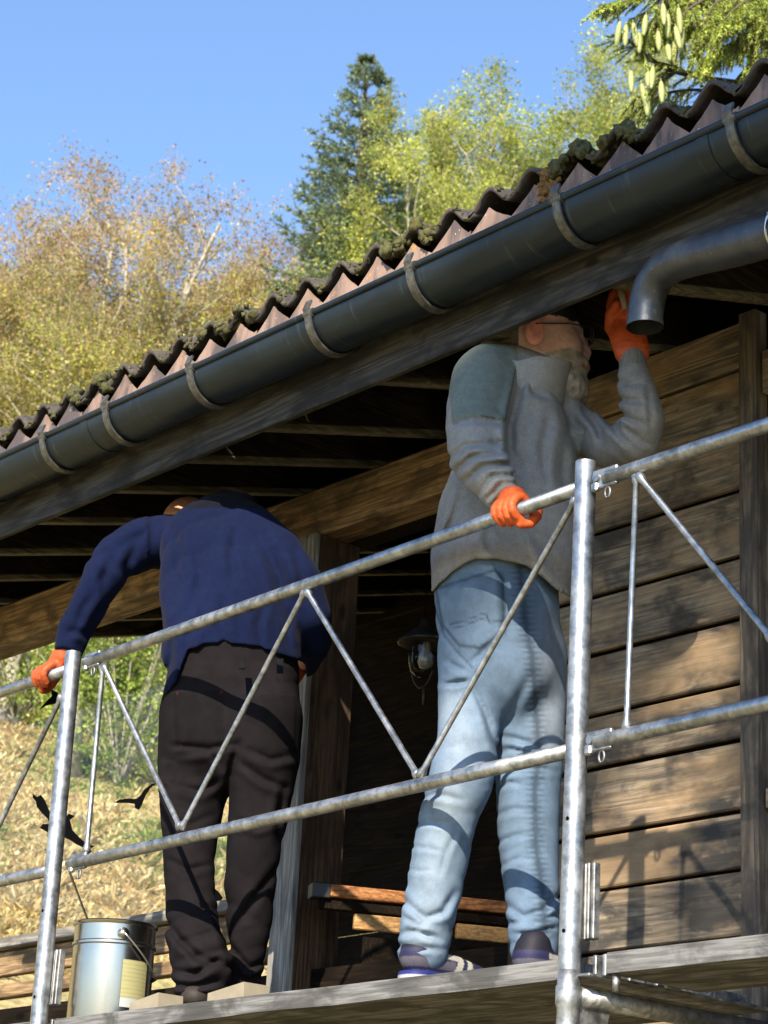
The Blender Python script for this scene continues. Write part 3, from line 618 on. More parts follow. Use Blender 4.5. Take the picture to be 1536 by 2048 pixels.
Y1, Y2, Y3 = (.56, .50, .12), (.44, .46, .09), (.64, .55, .20)
O1, O2, O3 = (.52, .29, .16), (.60, .42, .25), (.42, .24, .15)
lo = [(Y1, 4), (Y2, 4), (Y3, 3), ((.18, .24, .04), 2), (O2, 1.5)]; hi = [(O1, 4), (O2, 4), (O3, 2), (Y3, 1.2)]
G = 'half-bare autumn beeches on the slope behind the roof'
leafy('beech_tree', 'autumn beech at the left edge of the photo with pale spreading stems', G, 20, 392, 38, 5, 11, lo, hi, 7.2, .34, .09)
leafy('beech_tree', 'autumn beech with russet crown tip, second from the left edge above the roof', G, 110, 350, 39, 5, 12, lo, hi, 7.6, .30, .10)
leafy('beech_tree', 'tallest of the autumn beeches, with a rounded rusty orange top', G, 250, 336, 37, 6, 13, lo, hi, 7.4, .30, .11)
leafy('beech_tree', 'narrow autumn beech with thin rusty twigs just right of the tallest beech', G, 402, 385, 40, 5, 14, lo, hi, 6.8, .26, .09)
leafy('beech_tree', 'paler beech with sparse tan leaves nearest to the dark fir', G, 510, 412, 42, 5, 15, lo+[(O2, 3)], hi, 6.4, .30, .09)
leafy('beech_tree', 'low bushy beech with yellow green leaves directly behind the left roof edge', G, 180, 560, 43, 6, 16, lo, lo, 4.6, .5, .08)
leafy('beech_tree', 'low spreading beech with lime leaves between the tall beeches and the fir', G, 420, 520, 43, 6, 17, lo, lo, 4.4, .5, .07)
leafy('beech_tree', 'small green-gold beech in the lower left corner of the sky behind the tiles', G, 20, 640, 42, 6, 18, lo, lo, 3.6, .5, .07)
gl = [((.46, .50, .09), 4), ((.54, .54, .12), 3), ((.26, .34, .06), 3), ((.58, .54, .18), 1.5)]
G2 = 'light green broadleaf trees right of the fir'
leafy('broadleaf_tree', 'yellow green tree close on the right of the dark fir', G2, 868, 275, 35, 5, 21, gl, gl, 6.5, .30, .08, 15, .064)
leafy('broadleaf_tree', 'olive green tree around the bare white tipped spire', G2, 900, 330, 37, 5, 22, gl, gl+[(O2, 1)], 5.6, .34, .08, 15, .064)
leafy('broadleaf_tree', 'tallest light green tree, its domed crown standing free against the sky', G2, 1150, 135, 40, 7, 23, [((.38, .46, .08), 4), ((.48, .52, .10), 3), ((.20, .29, .05), 3)], gl, 7.4, .42, .10, 15, .064)
leafy('broadleaf_tree', 'lower light green tree filling the gap left of the domed crown', G2, 1020, 262, 38, 6, 24, gl, gl, 5.5, .40, .08, 15, .064)
leafy('broadleaf_tree', 'green tree partly hidden behind the hanging spruce cones', G2, 1260, 190, 39, 6, 25, [((.34, .42, .07), 4), ((.34, .38, .06), 3)], gl, 6.5, .42, .09, 15, .064)
leafy('broadleaf_tree', 'low yellow green tree just above the tiles right of the fir', G2, 880, 420, 34, 6, 26, gl, gl, 3.6, .5, .07, 15, .064)

def sprays(rg, A, D, nl, ln, wd, spread=.6):
    """Needles standing off twigs that start at A and run along D."""
    N = len(A)*nl; t = rg.uniform(0, 1, (N, 1)); a = np.repeat(A, nl, 0)+np.repeat(D, nl, 0)*t; d = unit(np.repeat(D, nl, 0)); s = unit(np.cross(d, rg.normal(0, 1, (N, 3))))
    tip = a+unit(d*.75+s*spread)*ln*rg.uniform(.7, 1.2, (N, 1)); w = unit(np.cross(tip-a, rg.normal(0, 1, (N, 3))))*wd
    return np.stack([a-w*.5, a+w*.5, tip], 1)
def fir(label, x, y, d, H, seed, half, dead=False, cat='fir tree', name='fir_tree', cut=0):
    top = atd(x, y, d); g = float(terrain(top[0], top[1]))-.1; rg = np.random.default_rng(seed); root = thing(name, label, cat, (top[0], top[1], g))
    tk = MB(); tk.tube([(top[0], top[1], g), (top[0], top[1], top[2]-H*.5), top], [.20, .10, .008], 8); tk.build('trunk', MT['darkbark'], root, True)
    wd = MB(); A, D, C = [], [], []; z = .08
    while z < H:
        R = half*(z/H)**.80*(1+.18*math.sin(z*5.1+seed)); nb = int(7+R*5)
        for j in range(nb):
            a = rg.uniform(0, 2*math.pi); L = R*rg.uniform(.62, 1.1); p = top-np.array([0, 0, z]); dr = np.array([math.cos(a), math.sin(a), .35-.45*min(1, z/H)+rg.normal(0, .06)]); dr = unit(dr)
            pts = [p]; k = max(2, int(L/.16))
            for i in range(k):
                dr = unit(dr+np.array([0, 0, .04])); pts.append(pts[-1]+dr*L/k)
                sd_ = unit(np.cross(dr, (0, 0, 1)))
                if not dead or rg.random() < .1:
                    for sgn in (-1, 1):
                        for _ in range(2):
                            tl = min(.30, .13+.22*(1-i/k)*L)*rg.uniform(.6, 1.2); A.append(pts[-1]); D.append(unit(dr*rg.uniform(.5, 1)+sd_*sgn*rg.uniform(.5, 1)+rg.normal(0, .15, 3))*tl); C.append(rg.uniform(.7, 1.3))
                    A.append(pts[-1]); D.append(dr*L/k*1.1); C.append(1.2)
            wd.tube(pts, np.linspace(.012, .004, len(pts)), 4, False)
        z += .20+.06*rg.random()
    bo = wd.build('branches', MT['darkbark'] if not dead else MT['bark'], root, True); bo['kind'] = 'stuff'; A = np.array(A); D = np.array(D); nl = 26
    V = sprays(rg, A, D, nl, .060, .014, .8); c = np.repeat(np.array(C), nl)[:, None]*colour(rg, len(V), [((.065, .095, .050), 4), ((.12, .155, .08), 2), ((.03, .05, .035), 3), ((.24, .27, .14), 1)])
    c = c*1.9; quads('crown', V, c, MT['needle'], root, 3); return root
fir('tall blue green fir rising dark against the sky in the middle of the photo', 735, 118, 37, 5.6, 31, 1.85)
r = fir('bare pale tipped spire of a dead conifer between the fir and the domed tree', 897, 232, 41, 2.4, 32, .40, True, 'dead tree', 'dead_conifer')

# spruce hanging over the roof at the top right, with its cones
def spruce():
    base = atd(1900, 300, 14.5); g = 0.0; root = thing('spruce_tree', 'near spruce with drooping branches and pale hanging cones over the roof at top right', 'spruce tree', (base[0], base[1], g))
    rg = np.random.default_rng(41); m = MB(); m.tube([(base[0], base[1], 0), (base[0], base[1], 7), (base[0], base[1], 13)], [.26, .17, .03], 12); m.build('trunk', MT['darkbark'], root, True)
    wd = MB(); A, D, C = [], [], []
    def limb(pts, r0, hang=.22, dens=1.0, flat=.0):
        P_ = smooth_path(np.array(pts), 6); wd.tube(P_, np.linspace(r0, .004, len(P_)), 6, False); seg = np.linalg.norm(np.diff(P_, axis=0), axis=1).sum()
        n = int(seg/.022*dens)
        for i in range(n):
            u = rg.uniform(.04, 1)*(len(P_)-1.001); k = int(u); p = P_[k]+(P_[k+1]-P_[k])*(u-k); d = unit(P_[k+1]-P_[k]); side = unit(np.cross(d, (0, 0, 1)))*rg.choice([-1, 1])
            L = rg.uniform(.10, .26)*(1.15-.55*u/len(P_)); t = unit(d*rg.uniform(.3, 1)+side*rg.uniform(.4, 1)+np.array([0, 0, -rg.uniform(.0, 1.2)*hang*4])); q = p
            for s_ in range(3):
                t = unit(t+np.array([0, 0, -hang])); A.append(q); D.append(t*L/3); C.append(1.15+.25*s_ if rg.random() < .5 else .8); q = q+t*L/3
            wd.tube([p, p+(q-p)*.5, q], [.003, .0025, .002], 3, False)
    S = lambda x, y, d: atd(x, y, d)
    T = lambda z: np.array([base[0], base[1], z])
    limb([T(9.6), S(1560, -60, 13.6), S(1420, -25, 13.0), S(1290, -5, 12.6), S(1205, 12, 12.4)], .03, .10, 1.2)
    limb([T(9.2), S(1600, -10, 13.4), S(1480, 20, 13.0), S(1370, 50, 12.7), S(1300, 62, 12.5)], .03, .30, 2.0)
    limb([T(9.0), S(1640, 30, 13.2), S(1530, 55, 12.8), S(1450, 95, 12.5), S(1400, 120, 12.4)], .03, .42, 2.2)
    limb([T(9.3), S(1620, -80, 13.8), S(1500, -60, 13.2), S(1400, -20, 12.9), S(1330, 25, 12.6)], .03, .30, 2.0)
    limb([T(8.8), S(1640, 110, 13.6), S(1560, 90, 13.2), S(1500, 130, 12.9), S(1440, 200, 12.7)], .03, .35, 2.0)
    limb([T(8.6), S(1600, 180, 13.4), S(1470, 165, 12.9), S(1340, 140, 12.6), S(1262, 85, 12.5), S(1240, 62, 12.5)], .028, .10, .35)
    limb([S(1352, 142, 12.6), S(1310, 175, 12.5), S(1270, 200, 12.5), S(1245, 230, 12.5)], .012, .16, 1.1)
    limb([S(1470, 165, 12.9), S(1410, 160, 12.7), S(1340, 130, 12.55), S(1270, 120, 12.5)], .012, .12, .8)
    limb([S(1470, 190, 12.9), S(1410, 180, 12.8), S(1340, 185, 12.7), S(1290, 210, 12.6), S(1250, 240, 12.6)], .012, .22, 1.4)
    limb([S(1480, 40, 12.9), S(1400, 10, 12.7), S(1330, 10, 12.6), S(1260, 40, 12.5)], .014, .25, 1.5)
    limb([T(8.9), S(1590, 30, 12.9), S(1500, 0, 12.5), S(1430, 60, 12.3)], .02, .45, 2.4)
    for q in range(9):
        x = 1300+q*30+rg.uniform(-10, 10); y = rg.uniform(-30, 40); limb([S(x+90, y-25, 13.0), S(x+40, y-5, 12.7), S(x, y+25, 12.5), S(x-10, y+70+8*q, 12.45)], .01, .40, 2.0)
    wd.build('branches', MT['darkbark'], root, True); A = np.array(A); D = np.array(D); nl = 30
    V = sprays(rg, A, D, nl, .021, .0050, .75); c = np.repeat(np.array(C), nl)[:, None]*colour(rg, len(V), [((.30, .37, .07), 4), ((.42, .46, .09), 3), ((.15, .22, .05), 2)])
    quads('crown', V, c, MT['needle'], root, 3)
    cones = [(1240, 65), (1252, 72), (1266, 68), (1292, 52), (1326, 30), (1336, 50), (1357, 38), (1351, 75), (1364, 75), (1316, 85), (1278, 88), (1334, 105), (1349, 105), (1262, 162), (1296, 160), (1306, 155), (1283, 190), (1322, 185), (1293, 210)]
    P0 = None
    for i, (x, y) in enumerate(cones):
        p = S(x, y-22, 12.35+.1*rg.random()); m = MB(); n = 15; L = .140*rg.uniform(.85, 1.1); t = np.linspace(0, 1, n); tilt = rg.normal(0, .12, 3)*(1, 1, 0)
        ax = unit(np.array([0, 0, -1.])+tilt); pts = [p+ax*L*s_ for s_ in t]; rr = .0165*np.sin(np.pi*np.clip(t*.92+.06, 0, 1))**.55*(1+.10*(np.arange(n) % 2)); m.tube(pts, np.maximum(rr, .002), 10)
        m.tube([p-ax*.02, p], .0025, 5); m.build('cone', MT['cone'], root, True)
spruce()

# bushes and blades on the slope seen through the porch
def bush(x, y, d, w, h, seed, label):
    p = atd(x, y, d); g = float(terrain(p[0], p[1])); rg = np.random.default_rng(seed); root = thing('bush', label, 'bush', (p[0], p[1], g), 'bushes on the slope seen through the porch')
    s = MB(); A = []
    for i in range(16):
        a = rg.uniform(0, 6.28); ln = rg.uniform(.1, .9); q = np.array([p[0], p[1], g]); dr = unit(np.array([math.cos(a)*ln, math.sin(a)*ln, 1])); L = h*rg.uniform(.6, 1); pts = [q+dr*L*t+np.array([math.cos(a), math.sin(a), 0])*w*.25*t*t*ln for t in np.linspace(0, 1, 5)]
        s.tube(pts, np.linspace(.02, .006, 5), 4, False)
    s.build('stems', MT['bark'], root, True)
    N = 4600; v = unit(rg.normal(0, 1, (N, 3)))*rg.uniform(.55, 1.02, (N, 1)); v *= (1+.22*np.sin(v[:, :1]*7+seed)*np.sin(v[:, 2:]*9)); c = np.array([p[0], p[1], g+h*.5])+v*np.array([w/2, w/2, h*.55])
    V, _, _ = leaves(rg, c, 3, .06, .075, [((1, 1, 1), 1)], 1); cl = colour(rg, len(V), [((.34, .46, .08), 4), ((.48, .56, .12), 3), ((.18, .28, .05), 3), ((.58, .56, .2), 1)])*(.85+.3*np.sin(V[:, 0, :1]*5)*np.sin(V[:, 0, 2:]*6))
    quads('foliage', V, cl, MT['leaf'], root)
bush(40, 1375, 36, 3.6, 4.2, 51, 'leafy bush furthest left under the porch beam, beside the orange glove')
bush(250, 1425, 34, 3.0, 3.6, 52, 'leafy bush just left of the navy jacket, seen through the porch')
bush(150, 1350, 39, 4.0, 4.6, 53, 'leafy bush behind the top of the left scaffold post')
bush(330, 1380, 39, 3.6, 4.8, 54, 'taller leafy bush hidden mostly behind the navy jacket')
def blades():
    rg = np.random.default_rng(61); N = 150000; u = rg.uniform(-420, 640, N); v = 1290+660*rg.random(N)
    P_ = []
    r = (M.T @ np.stack([(u-768)/F, (v-1024)/F, np.ones(N)])).T; t = np.full(N, 20.0)
    for _ in range(14): q = CAM+r*t[:, None]; e = q[:, 2]-terrain(q[:, 0], q[:, 1]); t = t+e/ (.45-r[:, 2])*.9
    q = CAM+r*t[:, None]; ok = (t > 15) & (t < 55); q = q[ok]; q[:, 2] = terrain(q[:, 0], q[:, 1])-.01; N = len(q)
    h = rg.uniform(.03, .10, (N, 1))*(1+1.6*((np.sin(q[:, :1]*4.3)*np.sin(q[:, 1:2]*5.1+1)) > .45)); d = unit(rg.normal(0, 1, (N, 3))*(1, 1, .3)+np.array([0, 0, .55])); w = unit(np.cross(d, rg.normal(0, 1, (N, 3))))*rg.uniform(.008, .03, (N, 1))
    V = np.stack([q-w, q+w, q+d*h+w*.6, q+d*h-w*.4], 1); g = (np.sin(q[:, 0]*1.3)+np.sin(q[:, 1]*1.7+q[:, 0]*.6)+rg.normal(0, .6, N)) > .9
    c = np.where(g[:, None], colour(rg, N, [((.26, .30, .06), 3), ((.18, .24, .05), 2)]), colour(rg, N, [((.58, .44, .20), 4), ((.64, .54, .27), 3), ((.42, .27, .12), 2), ((.70, .64, .42), 1)]))
    o = quads('dry_grass', V, c, MT['grassm']); o['kind'] = 'stuff'
blades()
# unseen tree added behind the camera, lobes shaped to shade eaves, wall and jacket
def shade_tree():
    rg = np.random.default_rng(71); c = np.array([5.1, -10.0, 12.1]); root = thing('broadleaf_tree', 'big unseen tree added behind the camera, its crown shaped to shade the right eaves', 'tree', (5.6, -10.4, 0))
    t = Tree(72); t.trunk.tube([(5.6, -10.4, 0), (5.5, -10.3, 5), (5.2, -10.1, 9.5)], [.25, .2, .14], 10)
    t.trunk.build('trunk', MT['darkbark'], root, True); L_ = []
    for k, (x0, z0, rx, rz_, n) in enumerate(((-2.35, 5.2, 1.15, 1.15, 3600), (-2.05, 3.55, .92, 1.1, 2600), (-3.72, 3.80, .28, .31, 380), (-3.2, 4.35, .40, .25, 420))):
        c = np.array([x0+7.2, -10, z0+7.8]); v = unit(rg.normal(0, 1, (n, 3)))*rg.uniform(.1, 1.0, (n, 1))**.5; v *= 1+.2*np.sin(v[:, :1]*6+1)*np.sin(v[:, 2:]*7)
        MB().tube([(5.25, -10.15, 9.0), ((5.3+c[0])/2, -10.1, (9+c[2])/2+.3), c], [.07, .05, .02], 5).build('branch', MT['darkbark'], root, True)
        V, _, _ = leaves(rg, c+v*np.array([rx, .8, rz_]), 2, .05, .15, [((1, 1, 1), 1)], 1); L_.append(V)
    V = np.concatenate(L_); quads('crown', V, colour(rg, len(V), gl), MT['leaf'], root)
shade_tree()
# ------------------------------------------------------------------ people: one smooth skin per garment, grown round joints set in the place
def nets(f, lo, hi, h):
    """Surface of f = 0 on a grid of step h, looked for only near where a coarse pass finds it."""
    lo = np.array(lo, float); n = (np.ceil((np.array(hi)-lo)/h/4).astype(int)+1)*4
    gc = [lo[a]+h*np.arange(0, n[a]+1, 4) for a in range(3)]
    Xc = np.stack(np.meshgrid(*gc, indexing='ij'), -1); dc = f(Xc.reshape(-1, 3).astype(np.float32)).reshape(Xc.shape[:3])
    D = np.repeat(np.repeat(np.repeat(dc, 4, 0), 4, 1), 4, 2)[:n[0]+1, :n[1]+1, :n[2]+1].astype(np.float32)
    near = np.abs(dc) < h*9; near = np.repeat(np.repeat(np.repeat(near, 4, 0), 4, 1), 4, 2)[:n[0]+1, :n[1]+1, :n[2]+1]
    nn = near.copy()
    for a in range(3):
        for s_ in (1, 2, 3, 4):
            nn |= np.roll(near, -s_, a)
    I = np.argwhere(nn); P = (lo+I*h).astype(np.float32); v = np.concatenate([f(P[i:i+400000]) for i in range(0, len(P), 400000)]); D[nn] = v
    S = D < 0; nx, ny, nz = D.shape; cnt = np.zeros((nx-1, ny-1, nz-1), np.float32); acc = np.zeros((nx-1, ny-1, nz-1, 3), np.float32); C = [(nx-1), (ny-1), (nz-1)]
    for a in range(3):
        b, c = (a+1) % 3, (a+2) % 3
        for ob in (0, 1):
            for oc in (0, 1):
                s0 = [slice(0, C[0]), slice(0, C[1]), slice(0, C[2])]; s0[b] = slice(ob, C[b]+ob); s0[c] = slice(oc, C[c]+oc); s1 = list(s0); s1[a] = slice(1, C[a]+1)
                d0, d1 = D[tuple(s0)], D[tuple(s1)]; m = (d0 < 0) != (d1 < 0); t = np.where(m, d0/(d0-d1+1e-20), 0); cnt += m; acc[..., a] += t*m; acc[..., b] += ob*m; acc[..., c] += oc*m
    m = cnt > 0; idx = np.full(m.shape, -1); idx[m] = np.arange(m.sum()); vi = np.argwhere(m); V = lo+(vi+acc[m]/cnt[m][:, None])*h; Fc = []
    for a in range(3):
        b, c = (a+1) % 3, (a+2) % 3; sl = [slice(1, C[0]), slice(1, C[1]), slice(1, C[2])]; sl[a] = slice(0, C[a]); s1 = list(sl); s1[a] = slice(1, C[a]+1)
        x0, x1 = S[tuple(sl)], S[tuple(s1)]; e = np.argwhere(x0 != x1); off = np.array([1, 1, 1]); off[a] = 0; e = e+off; fl = x0[x0 != x1]
        def ix(db, dc_): q = e.copy(); q[:, b] -= db; q[:, c] -= dc_; return idx[q[:, 0], q[:, 1], q[:, 2]]
        q = np.stack([ix(1, 1), ix(0, 1), ix(0, 0), ix(1, 0)], 1); q[~fl] = q[~fl][:, ::-1]; Fc.append(q)
    Fc = np.concatenate(Fc); Fc = Fc[(Fc >= 0).all(1)]; return V, Fc
def skinmesh(name, f, lo, hi, h, mat, parent, tint, label=None, relax=1):
    V, Fc = nets(f, lo, hi, h)
    e = np.concatenate([Fc[:, [0, 1]], Fc[:, [1, 2]], Fc[:, [2, 3]], Fc[:, [3, 0]]])
    for _ in range(relax):
        s = np.zeros_like(V); c = np.zeros(len(V))
        for k in (0, 1):
            for a in range(3): s[:, a] += np.bincount(e[:, k], V[e[:, 1-k], a], len(V))
            c += np.bincount(e[:, k], minlength=len(V))
        V = V*.6+(s/np.maximum(c, 1)[:, None])*.4
    me = bpy.data.meshes.new(name); org = V.mean(0); n = len(V); me.vertices.add(n); me.vertices.foreach_set('co', (V-org).astype(np.float32).ravel())
    me.loops.add(len(Fc)*4); me.loops.foreach_set('vertex_index', Fc.astype(np.int32).ravel()); me.polygons.add(len(Fc)); me.polygons.foreach_set('loop_start', np.arange(0, len(Fc)*4, 4, dtype=np.int32))
    me.polygons.foreach_set('use_smooth', [True]*len(Fc)); me.update(calc_edges=True)
    ca = me.color_attributes.new('tint', 'FLOAT_COLOR', 'POINT'); c = np.ones((n, 4), np.float32); c[:, :3] = tint(V); ca.data.foreach_set('color', c.ravel())
    me.materials.append(mat); o = bpy.data.objects.new(name, me); o.location = org; link(o, parent)
    if label: o['label'] = label
    return o
def smin(a, b, k): h = np.clip(.5+.5*(b-a)/k, 0, 1); return b*(1-h)+a*h-k*h*(1-h)
def smax(a, b, k): return -smin(-a, -b, k)
def chain(P, J, n=None, ratio=1.0, k=0):
    """Round cones through joints J = [(point, radius)], squashed or stretched by `ratio` along n."""
    out = None; Pn = None
    if n is not None: n = np.asarray(n, np.float32)
    for i in range(len(J)-1):
        a, ra = J[i][0].astype(np.float32), J[i][1]; b, rb = J[i+1][0].astype(np.float32), J[i+1][1]; ba = b-a; pa = P-a; t = np.clip(pa @ ba/(ba @ ba+1e-12), 0, 1); o = pa-t[:, None]*ba; q = (o*o).sum(1)
        if n is not None: on = o @ n; q = q+on*on*(1/ratio**2-1)
        d = np.sqrt(q)-(ra+(rb-ra)*t); out = d if out is None else (smin(out, d, k) if k else np.minimum(out, d))
    return out
def J(*pts): # (px, py, Y, half width in px of the photograph)
    out = []
    for x, y, Y, r in pts: p = at(x, y, Y); out.append((p, r*dist(p)/F))
    return out
def ell(P, c, R, A=np.eye(3)):
    q = (P-np.asarray(c, np.float32)) @ np.asarray(A, np.float32).T/np.asarray(R, np.float32); l = np.sqrt((q*q).sum(1)); return (l-1)*min(R)
SN = np.random.default_rng(5).normal(0, 1, (24, 3)); SP = np.random.default_rng(6).uniform(0, 6.28, 24)
def wob(P, fr, k=0, n=6): return sum(np.sin(P @ (SN[(k+i) % 24]*fr).astype(np.float32)+SP[(k+i) % 24]) for i in range(n))/n
def folds(P, c, dvec, lam, amp, reach, k=0, sharp=1.6, bend=.35):
    """Cloth creases round c, running across dvec: narrow valleys between soft ridges, fading in and out along their length."""
    c = c.astype(np.float32); r = P-c; g = np.exp(-((r*r).sum(1)/reach**2)**1.3); lam = lam*1.25
    ph = (r @ dvec.astype(np.float32))/lam*2*np.pi+wob(P, 7, k)*5.5*(.5+bend)+wob(P, 17, k+5)*1.6+k
    s = np.sin(ph); mod = np.clip(.45+1.5*wob(P, 10, k+9), 0, 1.25)
    return .5*amp*g*mod*(1.25*np.clip(s, 0, 1)**2.6-.5*np.clip(-s, 0, 1))
def creases(P, x, y, near, lines, gain=1.0):
    """Single cloth folds: each a path with a sharp valley and a fuller ridge beside it, dying out at both ends."""
    out = np.zeros(len(P), np.float32)
    for w, a, pl in lines:
        pl = np.array(pl, float); best = np.full(len(P), 1e9); sg = np.zeros(len(P)); tt = np.zeros(len(P)); seg = np.hypot(*np.diff(pl, axis=0).T); L = seg.sum(); s0 = 0
        m = (x > pl[:, 0].min()-5*w) & (x < pl[:, 0].max()+5*w) & (y > pl[:, 1].min()-5*w) & (y < pl[:, 1].max()+5*w) & near; 
        if not m.any(): continue
        xm, ym = x[m], y[m]; b = np.full(m.sum(), 1e9); s_ = np.zeros(m.sum()); t_ = np.zeros(m.sum())
        for (x0, y0), (x1, y1), l in zip(pl[:-1], pl[1:], seg):
            t = np.clip(((xm-x0)*(x1-x0)+(ym-y0)*(y1-y0))/l**2, 0, 1); dx, dy = xm-x0-t*(x1-x0), ym-y0-t*(y1-y0); d = np.hypot(dx, dy); k = d < b
            b[k] = d[k]; s_[k] = np.sign((x1-x0)*dy-(y1-y0)*dx)[k]; t_[k] = ((s0+t*l)/L)[k]; s0 += l
        q = b*s_; taper = np.sin(np.pi*np.clip(t_*.94+.03, 0, 1))**.6
        out[m] += (a*gain*taper*(np.exp(-(q/w)**2)-.75*np.exp(-((q-1.9*w)/(1.3*w))**2)-.25*np.exp(-((q+1.9*w)/(1.4*w))**2))).astype(np.float32)
    return out
def inpoly(x, y, poly):
    r = np.zeros(len(x), bool); n = len(poly)
    for i in range(n):
        x0, y0 = poly[i]; x1, y1 = poly[(i+1) % n]; c = ((y0 > y) != (y1 > y)) & (x < (x1-x0)*(y-y0)/((y1-y0) if y1 != y0 else 1e-9)+x0); r ^= c
    return r
def polydist(x, y, pl):
    d = np.full(len(x), 1e9)
    for (x0, y0), (x1, y1) in zip(pl[:-1], pl[1:]):
        t = np.clip(((x-x0)*(x1-x0)+(y-y0)*(y1-y0))/((x1-x0)**2+(y1-y0)**2), 0, 1); d = np.minimum(d, np.hypot(x-x0-t*(x1-x0), y-y0-t*(y1-y0)))
    return d
def bounds(*js, pad=.04):
    p = np.array([q[0] for j in js for q in j]); r = max(q[1] for j in js for q in j); return p.min(0)-r*1.25-pad, p.max(0)+r*1.25+pad
def near_side(P, J_):                          # points on the half of the garment that faces the deck's open side
    c = np.array([q[0] for q in J_]).mean(0); return ((P-c) @ VH) < .02
UP = np.array([0, 0, 1.]); VN = VH/np.linalg.norm(VH)
ALONG = np.array([M[0][0], M[0][1], 0]); ALONG /= np.linalg.norm(ALONG)

def glove_on_rail(name, Xc, Zc, wrist, parent, wid=.021, tips=(.9, .95, 1.0, .9), tint=(.62, .10, .018), open_=1.0, sgn=1):
    """A gloved hand laid over a horizontal tube (axis along X through (Xc, 0, Zc)): palm on top, four fingers over the front, thumb behind."""
    C0 = np.array([Xc, 0, Zc]); fing = []; lens = (.90, 1.0, 1.06, .96); knu = []
    sl = (at(1158, 977, 0)[2]-at(172, 1326, 0)[2])/(at(1158, 977, 0)[0]-at(172, 1326, 0)[0])
    for i in range(4):
        xo = (i-1.5)*wid; R = .0168+.0125; pts = []; L = lens[i]*open_
        for j, a in enumerate(np.linspace(118, 118-205*L, 8)):
            a = math.radians(a); rr = R*(1.0+.06*math.sin(j*1.7)); pts.append((C0+np.array([xo*(1-.06*j*.5)+.002*j*sgn, -math.cos(a)*rr, math.sin(a)*rr+sl*xo]), .0118-.0004*j))
        knu.append(pts[0]); fing.append(pts)
    th = [(C0+np.array([sgn*1.9*wid, .040, .010]), .0145), (C0+np.array([sgn*2.3*wid, .036, -.012]), .0130), (C0+np.array([sgn*2.2*wid, .020, -.032]), .0115), (C0+np.array([sgn*1.7*wid, .000, -.038]), .0100)]
    w = np.asarray(wrist, float); pal = [(w, .028), ((w*.45+(C0+np.array([0, .016, .040]))*.55), .031)]
    mids = [[((w*.5+k_[0]*.5)+np.array([0, 0, .004]), .016), k_] for k_ in knu]
    def f(P):
        d = chain(P, pal+[(C0+np.array([0, .014, .036]), .024)], ALONG*0+np.array([1., 0, 0]), 1.25)
        for m_ in mids: d = smin(d, chain(P, m_), .014)
        for fg in fing: d = smin(d, chain(P, fg), .0045)
        d = smin(d, chain(P, th), .010); d = smin(d, chain(P, [(w*.6+C0*.4+np.array([0, .02, .02]), .02), th[0]]), .015)
        d = d+.0007*wob(P, 260, 3)+.0009*np.sin((P @ (SN[2]*90).astype(np.float32)))*np.exp(-((P-w)**2).sum(1)/.03**2)
        return d
    allj = [q for fg in fing for q in fg]+th+pal
    lo, hi = bounds(allj, pad=.01)
    return skinmesh(name, f, lo, hi, .0026, MT['rubber'], parent, lambda V: np.tile(tint, (len(V), 1)))

# ---------------------------------------------------------------- man in navy, seen from behind
m1 = thing('person', 'man in navy fleece and black work trousers bending over at the left, back turned', 'person', at(400, 2000, .22), 'men working on the scaffold')
sho = J((352, 1078, .30, 46), (395, 1062, .32, 46), (440, 1048, .34, 50), (500, 1056, .37, 50), (552, 1098, .40, 46))
tor = J((432, 1105, .33, 112), (450, 1160, .32, 132), (458, 1215, .31, 140), (462, 1270, .30, 140), (466, 1315, .29, 138), (468, 1375, .29, 140), (468, 1440, .29, 140))
la = J((326, 1084, .29, 54), (284, 1088, .22, 52), (240, 1112, .15, 47), (208, 1146, .10, 43), (174, 1214, .07, 38), (150, 1262, .045, 35), (138, 1300, .03, 29))
ra = J((560, 1115, .40, 48), (598, 1165, .43, 47), (620, 1230, .47, 42), (626, 1282, .53, 38), (610, 1325, .60, 29))
hemx = [300, 322, 335, 352, 366, 378, 400, 450, 520, 560, 600, 640, 700]; hemy = [1395, 1390, 1382, 1362, 1318, 1298, 1288, 1284, 1294, 1308, 1322, 1345, 1345]
CR1J = [(6, .010, [(304, 1030), (314, 1080), (311, 1165)]), (9, .006, [(174, 1118), (206, 1110), (250, 1150)]), (9, .007, [(228, 1186), (192, 1232), (160, 1296)]), (9, .006, [(130, 1226), (150, 1170), (186, 1116)]), (9, .008, [(276, 1080), (254, 1130), (258, 1180)]), (8, .006, [(222, 1120), (205, 1160), (216, 1205)]), (8, .006, [(190, 1190), (168, 1215), (150, 1260)]), (7, .007, [(128, 1270), (150, 1262), (176, 1272)]), (9, .006, [(300, 1062), (262, 1078), (232, 1104)]), (11, .010, [(392, 1080), (402, 1150), (382, 1225)]), (11, .010, [(525, 1075), (558, 1150), (566, 1228)]), (8, .010, [(588, 1100), (604, 1150), (612, 1200)]), (8, .011, [(304, 1178), (320, 1232), (328, 1295)]), (9, .011, [(370, 1300), (380, 1262), (404, 1232)]), (9, .010, [(450, 1284), (442, 1242), (450, 1190)]), (8, .010, [(522, 1292), (516, 1250), (530, 1205)]), (8, .010, [(330, 1370), (342, 1320), (345, 1270)]), (9, .008, [(470, 1060), (462, 1110), (470, 1160)]), (7, .008, [(580, 1300), (572, 1262), (580, 1220)]), (8, .008, [(340, 1050), (360, 1100), (350, 1150)])]
